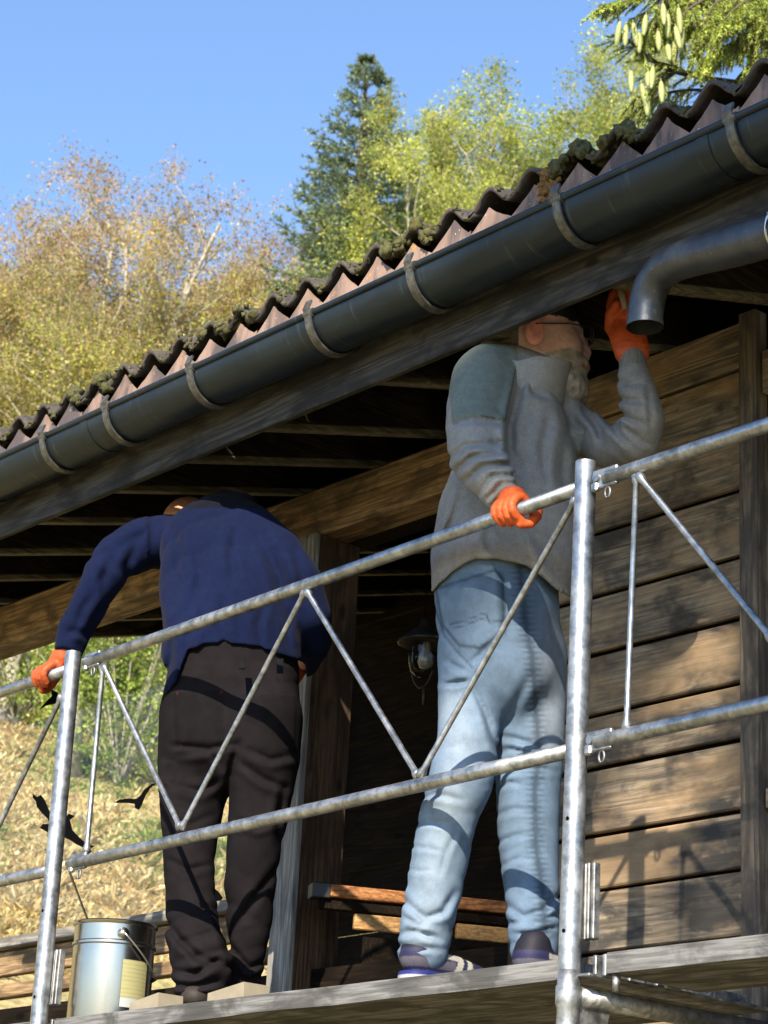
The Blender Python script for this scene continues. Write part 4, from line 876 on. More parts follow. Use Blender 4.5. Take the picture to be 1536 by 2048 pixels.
def jacket1(P):
    d = chain(P, tor, VN, .74); d = smin(d, chain(P, sho), .05); a = smin(chain(P, la), 9, .01); d = smin(d, a, .030); d = smin(d, chain(P, ra), .03)
    col = J((418, 1014, .34, 25), (450, 1006, .36, 27), (488, 1012, .38, 26)); d = smin(d, chain(P, col), .02)
    e = la[3][0]; d = d+folds(P, e, unit(la[5][0]-la[1][0]), .052, .0065, .12, 1)+folds(P, la[1][0], ALONG, .05, .006, .09, 4)+folds(P, la[5][0], unit(la[6][0]-la[3][0]), .035, .005, .07, 2)
    d = d+folds(P, at(345, 1190, .22), unit(np.array([.6, 0, 1.])), .06, .008, .13, 6)+folds(P, at(450, 1180, .2), ALONG, .12, .0055, .22, 8, bend=.5)+folds(P, at(560, 1220, .3), unit(ALONG+UP*.5), .07, .0065, .13, 3)
    d = d+folds(P, at(470, 1290, .2), ALONG, .085, .006, .13, 9, bend=.4)+.0022*wob(P, 26, 2)
    x, y = proj(P); hem = np.interp(x, hemx, hemy); cut = (y-hem)*.00135; cut = np.where((x < 300) | (x > 612), -1, cut); d = smax(d, cut.astype(np.float32), .004)
    w = la[-1]; cutw = (P-w[0].astype(np.float32)) @ unit(la[-1][0]-la[-2][0]).astype(np.float32)-.012; d = np.where(((P-w[0])**2).sum(1) < .09**2, smax(d, cutw, .004), d)
    d = d+creases(P, x, y, ((P-tor[3][0]) @ VH < .10) | (x < 296), CR1J, 1.35)
    seam = np.exp(-((x-300-(y-1040)*.08)/3.5)**2)*((y > 1035) & (y < 1165)); d = d+.0028*seam
    return d
def tj1(V):
    x, y = proj(V); c = np.tile(np.array([.0052, .0085, .030]), (len(V), 1)); n = .5+.5*wob(V, 14, 5)
    c = c*(.85+.5*n[:, None]); hood = (y < 1016)[:, None]; c = np.where(hood, np.array([.006, .007, .013]), c); return c
lo, hi = bounds(sho, tor, la, ra)
skinmesh('fleece_jacket', jacket1, lo, hi, .0065, MT['cloth'], m1, tj1)
# trousers
hip = J((468, 1335, .30, 128), (464, 1400, .30, 136), (462, 1455, .30, 132))
ll = J((395, 1440, .27, 78), (385, 1520, .26, 70), (384, 1600, .25, 66), (379, 1690, .24, 54), (378, 1760, .235, 49), (386, 1830, .23, 53), (398, 1895, .225, 60), (404, 1955, .22, 58), (400, 1998, .21, 48), (398, 2030, .21, 44))
rl = J((530, 1440, .33, 76), (530, 1520, .34, 70), (520, 1600, .35, 62), (508, 1690, .36, 55), (500, 1770, .37, 51), (500, 1845, .38, 44), (494, 1910, .39, 37), (488, 1965, .40, 31), (486, 2010, .41, 31))
CR1P = [(6, .012, [(346, 1492), (420, 1497), (478, 1488)]), (6, .010, [(356, 1508), (420, 1505), (444, 1535)]), (7, .012, [(478, 1486), (464, 1530), (452, 1590)]), (7, .010, [(475, 1520), (525, 1558), (570, 1576)]), (7, .010, [(350, 1572), (400, 1584), (440, 1560)]), (7, .008, [(330, 1640), (380, 1650), (425, 1630)]), (8, .016, [(334, 1846), (360, 1880), (400, 1918), (452, 1930)]), (7, .016, [(348, 1942), (390, 1948), (440, 1918)]), (6, .013, [(342, 1968), (380, 1974), (440, 1962)]), (7, .013, [(428, 1812), (448, 1872), (462, 1908)]), (6, .012, [(460, 1890), (498, 1938), (528, 1922)]), (8, .011, [(552, 1738), (502, 1808), (466, 1862)]), (7, .010, [(568, 1575), (556, 1640), (560, 1690)]), (7, .009, [(500, 1500), (540, 1520), (590, 1510)]), (6, .009, [(340, 1720), (375, 1740), (420, 1730)]), (6, .009, [(470, 1640), (515, 1655), (560, 1640)]), (6, .010, [(470, 1950), (495, 1962), (520, 1950)]), (6, .010, [(345, 1995), (385, 1990), (440, 1992)])]
def trous(P):
    d = chain(P, hip, VN, .80); d = smin(d, smin(chain(P, ll), chain(P, rl), .012), .045)
    D = unit(ll[5][0]-ll[3][0])
    for q, lam, amp, rc, k in ((ll[7], .040, .012, .10, 1), (ll[6], .048, .012, .12, 5), (ll[4], .07, .008, .13, 2), (ll[1], .06, .007, .14, 7), (rl[6], .042, .009, .10, 3), (rl[4], .07, .008, .14, 4), (rl[1], .06, .007, .13, 8)):
        d = d+folds(P, q[0], unit(-UP+ALONG*(.5 if k % 2 else -.5)), lam, amp, rc, k, bend=.45)
    d = d+folds(P, at(458, 1520, .25), unit(UP+ALONG*.3), .05, .007, .10, 2)+.0022*wob(P, 22, 9)
    x, y = proj(P); nr = near_side(P, hip); d = d+creases(P, x, y, ((P-rl[3][0]) @ VH < .06), CR1P, 1.1)
    for pl in ([(348, 1384), (445, 1380), (448, 1484), (350, 1486)], [(522, 1388), (592, 1392), (590, 1500), (520, 1496)]): d = d-.0030*(inpoly(x, y, pl) & nr)
    d = d-.0045*(inpoly(x, y, [(312, 1520), (353, 1526), (350, 1552), (338, 1572), (312, 1566)]) & nr)
    d = d-.003*((np.abs(y-1342-(x-460)*.03) < 15) & nr)
    cut = P[:, 2]-(at(468, 1312, .30)[2]+.02); d = smax(d, cut.astype(np.float32), .004); d = smax(d, (ZD+.012-P[:, 2]).astype(np.float32), .004)
    return d
def tt1(V):
    x, y = proj(V); c = np.tile(np.array([.0105, .0090, .0105]), (len(V), 1))*(.8+.5*(.5+.5*wob(V, 12, 3)))[:, None]
    for pl in ([(348, 1384), (445, 1380), (448, 1484), (350, 1486)], [(522, 1388), (592, 1392), (590, 1500), (520, 1496)]): c[inpoly(x, y, pl)] = (.009, .008, .009)
    for a, b in (((352, 1384), (355, 1392)), ((441, 1380), (444, 1388))): c[inpoly(x, y, [a, (b[0], a[1]), b, (a[0], b[1])])] = (.06, .012, .015)
    return c
lo, hi = bounds(hip, ll, rl); lo[2] = ZD-.02
tr1 = skinmesh('work_trousers', trous, lo, hi, .0065, MT['denim'], m1, tt1)
for x, y in ((400, 1322), (484, 1318), (560, 1326)):
    a, b = at(x-8, y, .165), at(x+8, y+1, .165); r0 = at(x, y-12, .17); r1 = at(x, y+20, .165)
    MB().bar(r0+VH*.02, r1+VH*.0, .018, .005, -VH, .001).build('belt_loop', MT['loop'], tr1)
# belt / shirt band under the jacket
bl = J((468, 1300, .30, 118), (468, 1345, .30, 124))
skinmesh('shirt_tail', lambda P: np.maximum(chain(P, bl, VN, .80), np.abs(P[:, 2]-at(468, 1322, .30)[2]).astype(np.float32)-.045), *bounds(bl), .008, MT['cloth'], m1, lambda V: np.tile((.010, .010, .012), (len(V), 1)))
for jn, lab in ((ll, None), (rl, None)):
    b = jn[-2][0]; b = np.array([b[0], b[1], ZD+.03]); ft = [(b+np.array([.02, -.03, .015]), .040), (b+np.array([-.03, .03, .005]), .040), (b+np.array([-.09, .11, -.004]), .030)]
    def bf(P, ft=ft): return np.maximum(chain(P, ft, UP, .85), (ZD+.001-P[:, 2]).astype(np.float32))
    skinmesh('work_boot', bf, *bounds(ft), .006, MT['shoe'], m1, lambda V: np.tile((.03, .025, .02), (len(V), 1)))
# body under the clothes, with the bowed bald head
hd = at(376, 1053, .46)
def body1(P):
    d = chain(P, [(q[0], q[1]*.8) for q in tor], VN, .7); d = smin(d, chain(P, [(q[0], q[1]*.75) for q in sho]), .05)
    for l_ in (ll, rl): d = smin(d, chain(P, [(q[0], q[1]*.58) for q in l_[:-1]]), .03)
    for l_ in (la, ra): d = smin(d, chain(P, [(q[0], q[1]*.55) for q in l_]), .02)
    hx = (P-hd).astype(np.float32); d = smin(d, chain(P, [(at(440, 1060, .38), .06), (hd, .055)]), .03)
    h_ = ell(P, hd+np.array([0, 0, .0]), (.083, .088, .098)); h_ = smin(h_, ell(P, hd+VH*.06-ALONG*.035-UP*.07, (.055, .06, .062)), .03); h_ = smin(h_, ell(P, hd+VH*.125-ALONG*.05-UP*.055, (.013, .016, .022)), .012)
    h_ = smin(h_, ell(P, hd-ALONG*.083-UP*.02, (.012, .018, .030)), .006); h_ = smin(h_, ell(P, hd+ALONG*.083-UP*.02, (.012, .018, .030)), .006)
    for s_ in (-1, 1): h_ = smax(h_, -ell(P, hd+VH*.108-ALONG*(.05-s_*.03)-UP*.03, (.014, .014, .010)), .008)
    return smin(d, h_, .02)
lo, hi = bounds(tor, sho, ll, rl, la, ra, [(hd, .11)]); lo[2] = ZD+.01
skinmesh('body', body1, lo, hi, .0095, MT['skin'], m1, lambda V: np.tile((.50, .27, .19), (len(V), 1)))
f2 = J((590, 1330, .60, 28), (572, 1360, .62, 26)); g3 = [J((554+i*8, 1363, .62, 10), (552+i*8, 1387, .63, 9), (552+i*8, 1402, .64, 8)) for i in range(4)]; g4 = J((558, 1345, .60, 12), (545, 1370, .60, 10), (548, 1387, .61, 8))
def gl3(P):
    d = chain(P, f2, VN, .8)
    for q in g3: d = smin(d, chain(P, q), .006)
    return smin(d, chain(P, g4), .008)
skinmesh('rubber_glove', gl3, *bounds(f2, *g3, g4, pad=.01), .004, MT['rubber'], m1, lambda V: np.tile((.42, .075, .02), (len(V), 1)))
w1 = la[-1][0]; hx = at(99, 1352, 0)
glove_on_rail('rubber_glove', hx[0], hx[2], w1+np.array([0, 0, .004]), m1, .0200, tint=(.42, .075, .02), open_=.92, sgn=-1)

# ---------------------------------------------------------------- man in grey, reaching up under the eaves
m2 = thing('person', 'bearded man in grey fleece and pale blue jeans reaching up under the eaves', 'person', at(870, 1950, .14), 'men working on the scaffold')
T = J((1062, 768, .31, 62), (1042, 800, .30, 86), (1035, 860, .29, 104), (1030, 940, .28, 122), (1018, 1040, .27, 144), (1008, 1120, .26, 146), (1002, 1175, .26, 140), (1000, 1235, .26, 138))
S2 = J((975, 742, .20, 54), (1018, 736, .26, 48), (1085, 790, .36, 50), (1118, 820, .41, 48))
LA = J((966, 762, .17, 62), (958, 815, .13, 65), (952, 868, .085, 59), (952, 915, .055, 54), (975, 950, .03, 46), (1000, 985, .015, 36), (1006, 994, .014, 33))
RA = J((1110, 830, .42, 52), (1165, 868, .44, 46), (1222, 893, .43, 46), (1276, 884, .41, 44), (1287, 840, .40, 42), (1277, 790, .40, 38), (1268, 755, .40, 33))
H2x = [830, 850, 862, 880, 905, 935, 960, 1000, 1050, 1090, 1120, 1145, 1180, 1400]; H2y = [1215, 1204, 1188, 1166, 1143, 1124, 1117, 1119, 1130, 1155, 1183, 1197, 1205, 1205]
patch = [(903, 722), (985, 674), (1032, 684), (1036, 725), (1022, 790), (1012, 842), (960, 832), (905, 850), (898, 780)]
CR2J = [(7, .010, [(903, 848), (943, 838), (1015, 848)]), (7, .013, [(897, 918), (933, 890), (1012, 888)]), (6, .012, [(906, 948), (943, 912), (1020, 902)]), (6, .013, [(930, 964), (968, 930), (1036, 928)]), (5, .010, [(956, 992), (985, 950), (1042, 950)]), (5, .009, [(970, 1000), (1006, 964), (1046, 968)]),
 (9, .016, [(1050, 722), (1040, 780), (1022, 850), (1024, 905)]), (7, .012, [(1070, 748), (1066, 782), (1100, 800)]), (8, .012, [(1018, 850), (1022, 900), (1046, 940)]), (9, .010, [(890, 950), (872, 1010), (862, 1060)]), (12, .012, [(1114, 780), (1146, 850), (1168, 930)]), (12, .010, [(1136, 850), (1122, 950), (1138, 1010)]), (10, .011, [(1046, 1025), (1086, 1100), (1134, 1178)]), (9, .008, [(1100, 830), (1085, 900), (1095, 980)]), (9, .007, [(985, 1030), (975, 1080), (990, 1115)]), (8, .007, [(905, 1040), (890, 1090), (895, 1140)]), (7, .008, [(925, 985), (905, 1040), (880, 1090)]),
 (7, .012, [(1150, 842), (1168, 862), (1160, 885)]), (7, .014, [(1172, 825), (1198, 858), (1204, 885)]), (7, .014, [(1206, 830), (1243, 872), (1272, 898)]), (6, .012, [(1236, 845), (1283, 884), (1302, 890)]), (6, .012, [(1232, 797), (1258, 802), (1290, 803)]), (6, .010, [(1234, 760), (1262, 768), (1284, 764)]), (6, .012, [(1232, 822), (1264, 840), (1292, 850)]), (5, .007, [(1296, 770), (1300, 820), (1302, 870)])]
def jacket2(P):
    d = chain(P, T, VN, 1.0); d = smin(d, chain(P, S2), .04); d = smin(d, chain(P, LA), .022); d = smin(d, chain(P, RA), .03)
    d = d+folds(P, LA[3][0], unit(LA[5][0]-LA[1][0]), .045, .0085, .115, 1, bend=.4)+folds(P, LA[5][0], unit(LA[5][0]-LA[3][0]), .032, .0065, .07, 2)+folds(P, LA[2][0], unit(UP+ALONG*.5), .05, .007, .09, 3)
    d = d+folds(P, RA[3][0], unit(RA[5][0]-RA[1][0]), .046, .009, .12, 5, bend=.4)+folds(P, RA[1][0], ALONG, .045, .009, .10, 6)+folds(P, RA[5][0], UP, .04, .006, .08, 7)
    d = d+folds(P, at(1060, 850, .15), unit(ALONG+UP*.8), .06, .009, .12, 8, bend=.4)+folds(P, at(900, 960, .15), unit(ALONG-UP*.6), .06, .007, .12, 9)+folds(P, at(1010, 1060, .1), unit(ALONG+UP*.2), .11, .0065, .2, 4, bend=.5)+.002*wob(P, 26, 1)
    x, y = proj(P); cut = (y-np.interp(x, H2x, H2y))*.00125; cut = np.where(x > 1190, -1, cut); d = smax(d, cut.astype(np.float32), .004)
    nr = near_side(P, LA[:4]); d = d-.0020*(inpoly(x, y, patch))
    d = d+.003*np.exp(-((x-952)/3)**2)*((y > 1000) & (y < 1120) & near_side(P, T))+.0022*np.exp(-((y-np.interp(x, H2x, H2y)+14)/3)**2)*(x < 1185)
    cw = (P-LA[-1][0].astype(np.float32)) @ unit(LA[-1][0]-LA[-3][0]).astype(np.float32)-.004; d = np.where(((P-LA[-1][0])**2).sum(1) < .07**2, smax(d, cw, .004), d)
    d = d+creases(P, x, y, ((P-LA[2][0]) @ VH < .10) | (x > 1100), CR2J)
    # ribbed cuffs
    c = RA[-1][0]; g = np.exp(-((P-c)**2).sum(1)/.045**2); d = d+.0015*np.sin(np.arctan2((P-c) @ ALONG, (P-c) @ VN)*16)*g
    return d
def tj2(V):
    x, y = proj(V); c = np.tile(np.array([.205, .200, .192]), (len(V), 1))*(.86+.32*(.5+.5*wob(V, 11, 5)))[:, None]
    p = inpoly(x, y, patch) & (((V-T[2][0]) @ VH) < .12); c[p] = np.array([.128, .148, .134])*(.9+.2*(.5+.5*wob(V[p], 20, 2)))[:, None]
    e = (polydist(x, y, patch[3:7]) < 2.2) & p; c[e] = (.07, .082, .075); return c
lo, hi = bounds(T, S2, LA, RA)
jk2 = skinmesh('fleece_jacket', jacket2, lo, hi, .006, MT['cloth'], m2, tj2)
# stand-up collar: a short open ring round the neck
cb, ct = at(1055, 766, .30), at(1072, 718, .30); cax = unit(ct-cb)
def collar(P):
    d = chain(P, [(cb-cax*.02, .108), (ct+cax*.012, .092)], VN, 1.05); d = np.maximum(d, -(chain(P, [(cb-cax*.08, .099), (ct+cax*.08, .079)], VN, 1.05)))
    s = (P-ct.astype(np.float32)) @ cax.astype(np.float32); l = ((P-ct) @ ALONG); d = smax(d, (s-.004-l*.20+.02*np.clip(-l/.05, 0, 1)).astype(np.float32), .003); return smax(d, (-s-.095).astype(np.float32), .003)+.001*wob(P, 40, 2)
skinmesh('collar', collar, *bounds([(cb, .11), (ct, .11)]), .0036, MT['cloth'], jk2, lambda V: np.tile((.24, .238, .23), (len(V), 1)))
cu = [(RA[-1][0]-UP*.006, .0365), (at(1265, 716, .40), .034)]
skinmesh('cuff', lambda P: chain(P, cu)+.0018*np.sin(np.arctan2((P-cu[0][0]) @ ALONG, (P-cu[0][0]) @ VN)*18), *bounds(cu, pad=.01), .004, MT['cloth'], jk2, lambda V: np.tile((.16, .158, .155), (len(V), 1)))
# jeans
HP = J((992, 1100, .26, 122), (992, 1165, .26, 124), (995, 1230, .26, 124), (1002, 1300, .26, 112), (1010, 1345, .26, 104))
L1 = J((950, 1310, .20, 76), (938, 1400, .18, 62), (936, 1480, .165, 61), (922, 1560, .15, 65), (895, 1640, .14, 57), (879, 1720, .135, 57), (863, 1800, .13, 54), (850, 1868, .125, 53), (846, 1905, .125, 50))
L2 = J((1050, 1310, .34, 84), (1058, 1400, .34, 76), (1060, 1490, .335, 69), (1057, 1570, .33, 65), (1056, 1660, .32, 62), (1060, 1740, .31, 57), (1066, 1810, .305, 53), (1068, 1870, .30, 51), (1068, 1895, .30, 49))
bpoc = [(872, 1178), (990, 1140), (1006, 1158), (1008, 1262), (960, 1296), (918, 1290), (885, 1250)]
CR2P = [(5, .014, [(884, 1368), (912, 1366), (944, 1360)]), (6, .011, [(938, 1328), (961, 1310), (984, 1288)]), (6, .013, [(946, 1372), (968, 1420), (986, 1475), (994, 1500)]), (6, .010, [(892, 1320), (915, 1336), (940, 1345)]), (6, .012, [(998, 1472), (1029, 1477), (1062, 1488), (1090, 1502)]), (6, .011, [(998, 1506), (1021, 1499), (1050, 1505), (1084, 1512)]), (6, .010, [(996, 1546), (1034, 1539), (1073, 1537), (1112, 1543)]), (5, .008, [(992, 1572), (1021, 1566), (1048, 1570)]), (9, .008, [(1010, 1450), (1035, 1400), (1060, 1350)]),
 (6, .009, [(838, 1600), (870, 1588), (925, 1600)]), (6, .008, [(828, 1650), (868, 1642), (928, 1660)]), (4, .006, [(818, 1692), (850, 1696), (890, 1704)]), (4, .005, [(814, 1738), (836, 1742), (864, 1741)]), (7, .014, [(808, 1800), (850, 1838), (886, 1824), (910, 1782)]), (5, .010, [(804, 1832), (838, 1850), (874, 1852)]), (6, .013, [(796, 1868), (833, 1862), (880, 1880)]), (5, .010, [(792, 1892), (828, 1896), (886, 1898)]), (5, .007, [(880, 1750), (895, 1700), (915, 1660)]),
 (6, .009, [(992, 1688), (1028, 1672), (1070, 1668)]), (5, .008, [(1002, 1732), (1038, 1716), (1064, 1720)]), (6, .009, [(994, 1630), (1030, 1618), (1080, 1625)]), (7, .014, [(1016, 1812), (1048, 1834), (1088, 1820), (1116, 1792)]), (5, .011, [(1018, 1846), (1058, 1848), (1112, 1832)]), (5, .010, [(1022, 1868), (1066, 1868), (1116, 1854)])]
def jeans(P):
    d = chain(P, HP, VN, 1.10); d = smin(d, smin(chain(P, L1), chain(P, L2), .012), .03)
    for q, dv, lam, amp, rc, k in ((L1[7], -UP+ALONG*.25, .034, .0105, .085, 1), (L1[6], -UP-ALONG*.3, .05, .007, .10, 2), (L1[3], -UP+ALONG*.2, .045, .008, .11, 3), (L1[1], -UP+ALONG*.1, .07, .006, .12, 4), (L2[7], -UP+ALONG*.2, .034, .0105, .09, 5), (L2[6], -UP-ALONG*.2, .045, .007, .09, 9), (L2[3], -UP+ALONG*.25, .045, .009, .12, 6), (L2[1], -UP-ALONG*.6, .08, .007, .15, 7), (L1[4], -UP+ALONG*.15, .06, .005, .10, 8)):
        d = d+folds(P, q[0], unit(dv), lam, amp, rc, k, bend=.35)
    d = d+folds(P, at(915, 1330, .12), unit(UP-ALONG*.4), .045, .009, .09, 2)+folds(P, at(1000, 1340, .15), unit(UP+ALONG), .05, .007, .09, 7)+.0018*wob(P, 24, 9)
    x, y = proj(P); nr = ((P-HP[2][0]) @ VH) < .05; d = d-.0030*(inpoly(x, y, bpoc) & nr)
    d = d+creases(P, x, y, ((P-L2[3][0]) @ VH) < .06, CR2P, .85)
    sm = [(1040, 1130), (1050, 1240), (1066, 1320), (1072, 1420), (1078, 1500), (1070, 1580), (1072, 1690), (1085, 1780), (1090, 1860)]
    d = d+.0022*np.exp(-(polydist(x, y, sm)/3)**2)*(((P-L2[3][0]) @ VH) < .05)
    cs = [(870, 1215), (888, 1270), (920, 1310), (945, 1335)]; d = d+.003*np.exp(-(polydist(x, y, cs)/3.5)**2)*nr
    return smax(d, (P[:, 2]-at(1000, 1085, .2)[2]).astype(np.float32), .004)
arc = [(900, 1250), (972, 1226), (976, 1240), (1006, 1242)]; poc2 = [(874, 1182), (990, 1142)]
def tjn(V):
    x, y = proj(V); n = .5+.5*wob(V, 9, 2); c = np.array([.105, .155, .225])*(.72+.56*n)[:, None]
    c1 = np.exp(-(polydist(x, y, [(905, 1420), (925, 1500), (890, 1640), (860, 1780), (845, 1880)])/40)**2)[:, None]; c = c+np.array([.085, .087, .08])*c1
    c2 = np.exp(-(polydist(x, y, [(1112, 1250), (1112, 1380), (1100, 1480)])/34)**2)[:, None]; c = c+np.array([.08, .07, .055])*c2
    nr1 = ((V-HP[2][0]) @ VH) < .06
    sm = [(1040, 1130), (1050, 1240), (1066, 1320), (1072, 1420), (1078, 1500), (1070, 1580), (1072, 1690), (1085, 1780), (1090, 1860)]
    ds = polydist(x, y, sm); nr2 = ((V-L2[3][0]) @ VH) < .10; saw = 9+5*np.sin(y*.55); k = np.exp(-(ds/(saw*1.3))**2)*nr2; c = c*(1-.6*k[:, None])
    rr = ((V-L1[4][0]) @ VH) < .1
    for pl, w_ in ((bpoc+bpoc[:1], 3.0), (arc, 1.8), ([(906, 1258), (974, 1234), (980, 1248), (1006, 1250)], 1.5), ([(870, 1215), (888, 1270), (920, 1310), (945, 1335)], 2.2), ([(1000, 1150), (1006, 1262)], 8)):
        k = np.exp(-(polydist(x, y, pl)/w_)**2)*nr1; c = c*(1-.5*k[:, None])
    return np.clip(c, .012, .5)
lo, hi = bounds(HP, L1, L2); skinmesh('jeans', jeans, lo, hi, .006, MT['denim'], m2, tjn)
# trainers
def trainer(heel, toe, name):
    h_, t_ = np.array(heel, float), np.array(toe, float); h_[2] = t_[2] = ZD; a = unit(t_-h_); L = np.linalg.norm(t_-h_); s_ = np.cross(UP, a)
    up_ = [(h_+UP*.062+a*.03, .038), (h_+UP*.050+a*.08, .040), (h_+UP*.040+a*L*.55, .038), (h_+UP*.030+a*(L-.06), .036), (h_+UP*.026+a*(L-.035), .032)]
    ank = [(h_+UP*.06+a*.045, .040), (h_+UP*.095+a*.045, .041)]
    def f(P):
        d = smin(chain(P, up_, s_, 1.05), chain(P, ank), .02); q = (P-h_.astype(np.float32)); z = q[:, 2]; l = q @ a.astype(np.float32)
        sole = np.maximum(chain(P, [(h_+UP*.015+a*.035, .045), (h_+UP*.015+a*L*.6, .043), (h_+UP*.015+a*(L-.045), .044)], UP, .9), np.abs(z-.013)-.012); d = smin(d, sole.astype(np.float32), .004)
        return smax(d, (.0015-z).astype(np.float32), .002)
    def tn(V):
        q = V-h_; z = q[:, 2]; l = q @ a; c = np.tile((.022, .022, .06), (len(V), 1)); g = (z > .034) & (z < .056) & (l < .12); c[g] = (.085, .08, .105)
        c[(z > .058) & (z < .070) & (l < .11)] = (.018, .018, .055); c[(z < .026)] = (.015, .022, .13); c[z < .013] = (.4, .4, .4)
        u = l-.55*(z-.03); st = (z > .028) & (z < .085) & (((u > .115) & (u < .135)) | ((u > .150) & (u < .168))); c[st] = (.34, .33, .29)
        c[(z > .060) & (z < .074) & (l > .05) & (l < .14)] = (.30, .29, .27); c[(z > .076)] = (.012, .012, .02); c[(l > .20)] = (.018, .018, .055); c[(z < .013)] = (.4, .4, .4); return c
    skinmesh(name, f, *bounds(up_, ank, pad=.02), .0042, MT['shoe'], m2, tn)
hl = at(812, 1940, .07); tl_ = hl+unit(ALONG*.75+VN*.66)*.285; trainer(hl, tl_, 'trainer')
hl = at(1040, 1915, .235); tl_ = hl+unit(ALONG*.75+VN*.66)*.285; trainer(hl, tl_, 'trainer')
# body with head
EAR = at(1070, 668, .27); hf = unit(ALONG*.98+VN*.06+UP*.04); hl_ = unit(np.cross(UP, hf)); hu = np.cross(hf, hl_); HA = np.array([hf, hl_, hu]); HO = EAR+hl_*.100
HS = 1.32
def head(P):
    q = ((P-HO) @ HA.T/HS).astype(np.float32)
    d = ell(q, (-.005, 0, .050), (.100, .077, .092)); d = smin(d, ell(q, (.055, 0, -.010), (.050, .060, .075)), .03); d = smin(d, ell(q, (.045, 0, -.070), (.052, .052, .042)), .03)
    d = smin(d, chain(q, [(np.array([.096, 0, .030]), .008), (np.array([.113, 0, -.002]), .0095), (np.array([.108, 0, -.012]), .0105)]), .012)
    for s_ in (-1, 1):
        d = smin(d, ell(q, (.106, s_*.011, -.013), (.009, .007, .006)), .006); d = smin(d, chain(q, [(np.array([.094, s_*.012, .044]), .008), (np.array([.082, s_*.042, .046]), .008)]), .012)
        d = smax(d, -ell(q, (.101, s_*.030, .024), (.012, .015, .010)), .010); d = smin(d, ell(q, (.082, s_*.030, .024), (.013, .013, .012)), .004)
        d = smin(d, ell(q, (.068, s_*.045, -.004), (.022, .016, .018)), .015)
        e = ell(q, (-.002, s_*.082, .004), (.020, .010, .032)); e = smax(e, -ell(q, (.004, s_*.092, .006), (.010, .008, .020)), .005); d = smin(d, e, .006)
    d = smin(d, ell(q, (.098, 0, -.040), (.012, .024, .006)), .005); d = smin(d, ell(q, (.096, 0, -.052), (.012, .020, .006)), .004)
    bd = smin(ell(q, (.060, 0, -.082), (.052, .055, .040)), ell(q, (.088, 0, -.035), (.022, .034, .014)), .015)-.004+.0025*wob(q, 170, 3)+.0015*wob(q, 420, 8)
    d = smin(d, bd, .010); d = smax(d, -ell(q, (.118, 0, -.047), (.012, .020, .0035)), .003)
    cap = ell(q, (-.008, 0, .060), (.108, .084, .094)); cap = smax(cap, -(q[:, 2]-.040-.25*(q[:, 0])*0), .004)  # raised shell that carries the dark tint standing in for shadow
    d = smin(d, cap, .004)
    return d*HS
def body2(P):
    d = chain(P, [(q[0], q[1]*.70) for q in T], VN, 1.1); d = smin(d, chain(P, [(q[0], q[1]*.8) for q in S2]), .04)
    for l_ in (L1, L2): d = smin(d, chain(P, [(q[0], q[1]*.62) for q in l_]), .03)
    for l_ in (LA, RA): d = smin(d, chain(P, [(q[0], q[1]*.58) for q in l_]), .02)
    d = smin(d, chain(P, [(RA[-1][0], .028), (at(1262, 690, .40), .027)]), .01)
    return smin(d, chain(P, [(cb, .062), (HO+hu*-.02, .060)]), .03)
def neckbody(P): return smin(body2(P), head(P), .012)
lo, hi = bounds(T, S2, L1, L2, LA, RA, [(HO, .16)])
skinmesh('body', body2, lo, hi, .011, MT['skin'], m2, lambda V: np.tile((.46, .24, .19), (len(V), 1)))
def thd(V):
    q = (V-HO) @ HA.T/HS; n = .5+.5*wob(V, 120, 3); c = np.tile(np.array([.56, .35, .32]), (len(V), 1)); c[(np.abs(q[:, 1]) > .073) & (q[:, 2] < .04)] = (.62, .27, .23)
    b = (q[:, 2] < -.020-.05*np.clip((.085-q[:, 0])/.08, 0, 1)*0) & (q[:, 0] > .012+.0*q[:, 2]) & (q[:, 2] < -.012-.25*np.clip(.10-q[:, 0], 0, .1)+.02*0) ; c[b] = (np.array([.30, .265, .23])*(.5+1.0*n[b])[:, None])
    lip = (np.abs(q[:, 2]+.047) < .004) & (q[:, 0] > .09); c[lip] = (.30, .17, .15)
    hb = (q[:, 0] < -.025) & (q[:, 2] > -.06) & (q[:, 2] < .04) & (np.abs(q[:, 1]) < .09); c[hb & (q[:, 0] < -.03)] = (.10, .085, .07)
    k = (q[:, 2]+.05*(q[:, 0]-.05)+.005*wob(V, 90, 2) > .043) | ((q[:, 0] > .105) & (q[:, 2] > .034)); c[k] = (.018, .020, .030); return c  # brow and crown tinted dark in place of the eave's shadow
skinmesh('head', lambda P: smin(head(P), chain(P, [(HO-hu*.02, .052), (cb*.4+HO*.6, .058)]), .02), HO-.24, HO+.24, .0038, MT['skin'], m2, thd)
def hp(a, b, c): return HO+(hf*a+hl_*b+hu*c)*HS
m = MB(); t = np.linspace(0, 2*math.pi, 20)
for s_ in (-1, 1):
    m.tube([hp(.119, s_*.031+.024*math.cos(a), .020+.016*math.sin(a)) for a in t], .0022, 6); m.tube([hp(.117, s_*.056, .026), hp(.07, s_*.079, .024), hp(.0, s_*.086, .018)], .0022, 6)
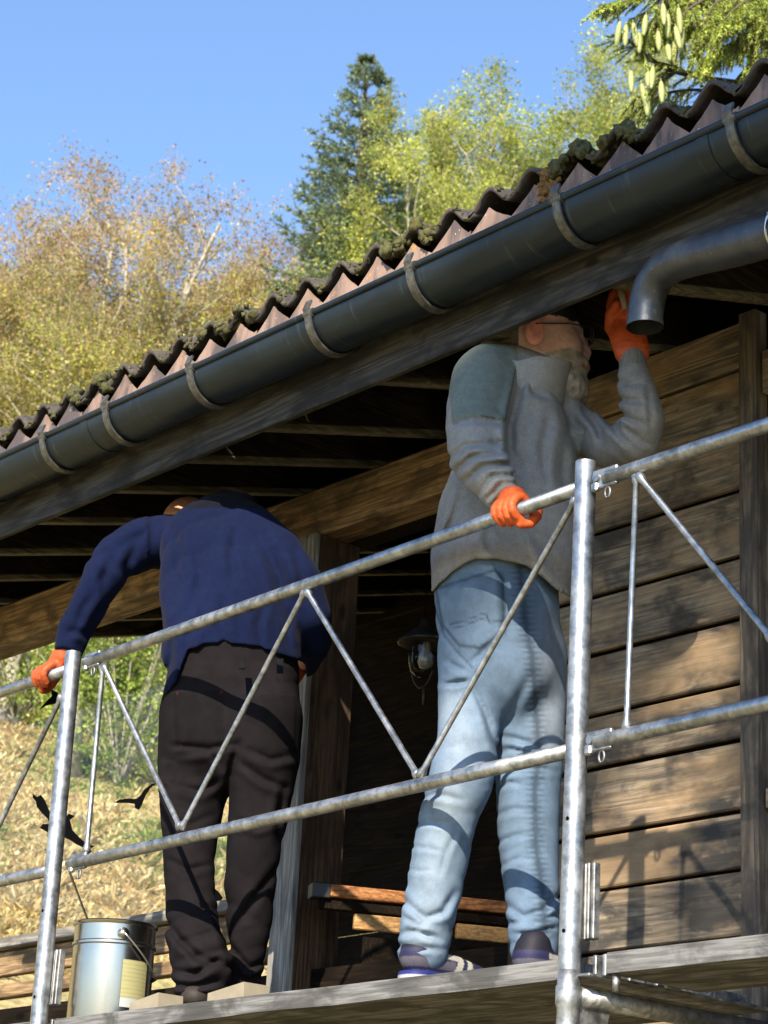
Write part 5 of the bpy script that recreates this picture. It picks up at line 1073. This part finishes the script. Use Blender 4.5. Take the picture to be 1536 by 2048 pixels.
m.tube([hp(.121, -.007, .022), hp(.121, .007, .022)], .0022, 6); m.build('glasses', MT['blackp'], m2, True)
# hands
wL = LA[-1][0]; hx = at(1020, 1024, 0); g2 = glove_on_rail('rubber_glove', hx[0], at(1020, 1026, 0)[2], wL+np.array([.004, .01, -.004]), m2, .0225, tint=(.50, .085, .02))
pa = J((1264, 702, .40, 36), (1256, 672, .40, 37), (1250, 640, .40, 33))
fg = [J((1228, 640, .385, 13), (1224, 612, .38, 12.5), (1229, 590, .375, 11.5), (1240, 576, .375, 10.5)), J((1243, 632, .38, 13.5), (1240, 600, .37, 13), (1247, 578, .365, 12), (1259, 568, .365, 11)),
      J((1258, 630, .385, 13), (1258, 600, .38, 12.5), (1265, 580, .375, 11.5), (1275, 574, .375, 10.5)), J((1273, 636, .39, 12), (1275, 612, .39, 11.5), (1280, 596, .385, 10.5), (1287, 590, .385, 9.5))]
tm = J((1240, 680, .39, 15), (1222, 655, .375, 13.5), (1222, 628, .36, 12), (1234, 608, .35, 10.5))
def gl2(P):
    d = chain(P, pa, VN, .7)
    for q in fg: d = smin(d, chain(P, q), .006)
    d = smin(d, chain(P, tm), .008); c = pa[0][0]; return d+.0014*np.sin((P[:, 2]-c[2])*420)*np.exp(-((P-c)**2).sum(1)/.04**2)+.0006*wob(P, 260, 3)
skinmesh('rubber_glove', gl2, *bounds(pa, *fg, tm, pad=.01), .003, MT['rubber'], m2, lambda V: np.tile((.40, .068, .018), (len(V), 1)))
br_ = thing('paint_brush', 'small brush with pale wooden handle held up in the orange glove beside the downpipe', 'brush', at(1243, 600, .36))
m = MB(); a, b = at(1250, 618, .352), at(1238, 562, .345); m.tube([a, (a+b)/2, b], [.006, .009, .006], 12); m.build('handle', MT['block'], br_, True)
m = MB(); u = unit(b-a); m.bar(b, b+u*.03, .035, .010, VH); m.build('ferrule', MT['tin'], br_); m = MB(); m.bar(b+u*.03, b+u*.085, .034, .012, VH, .004); m.build('bristles', MT['darkbark'], br_)
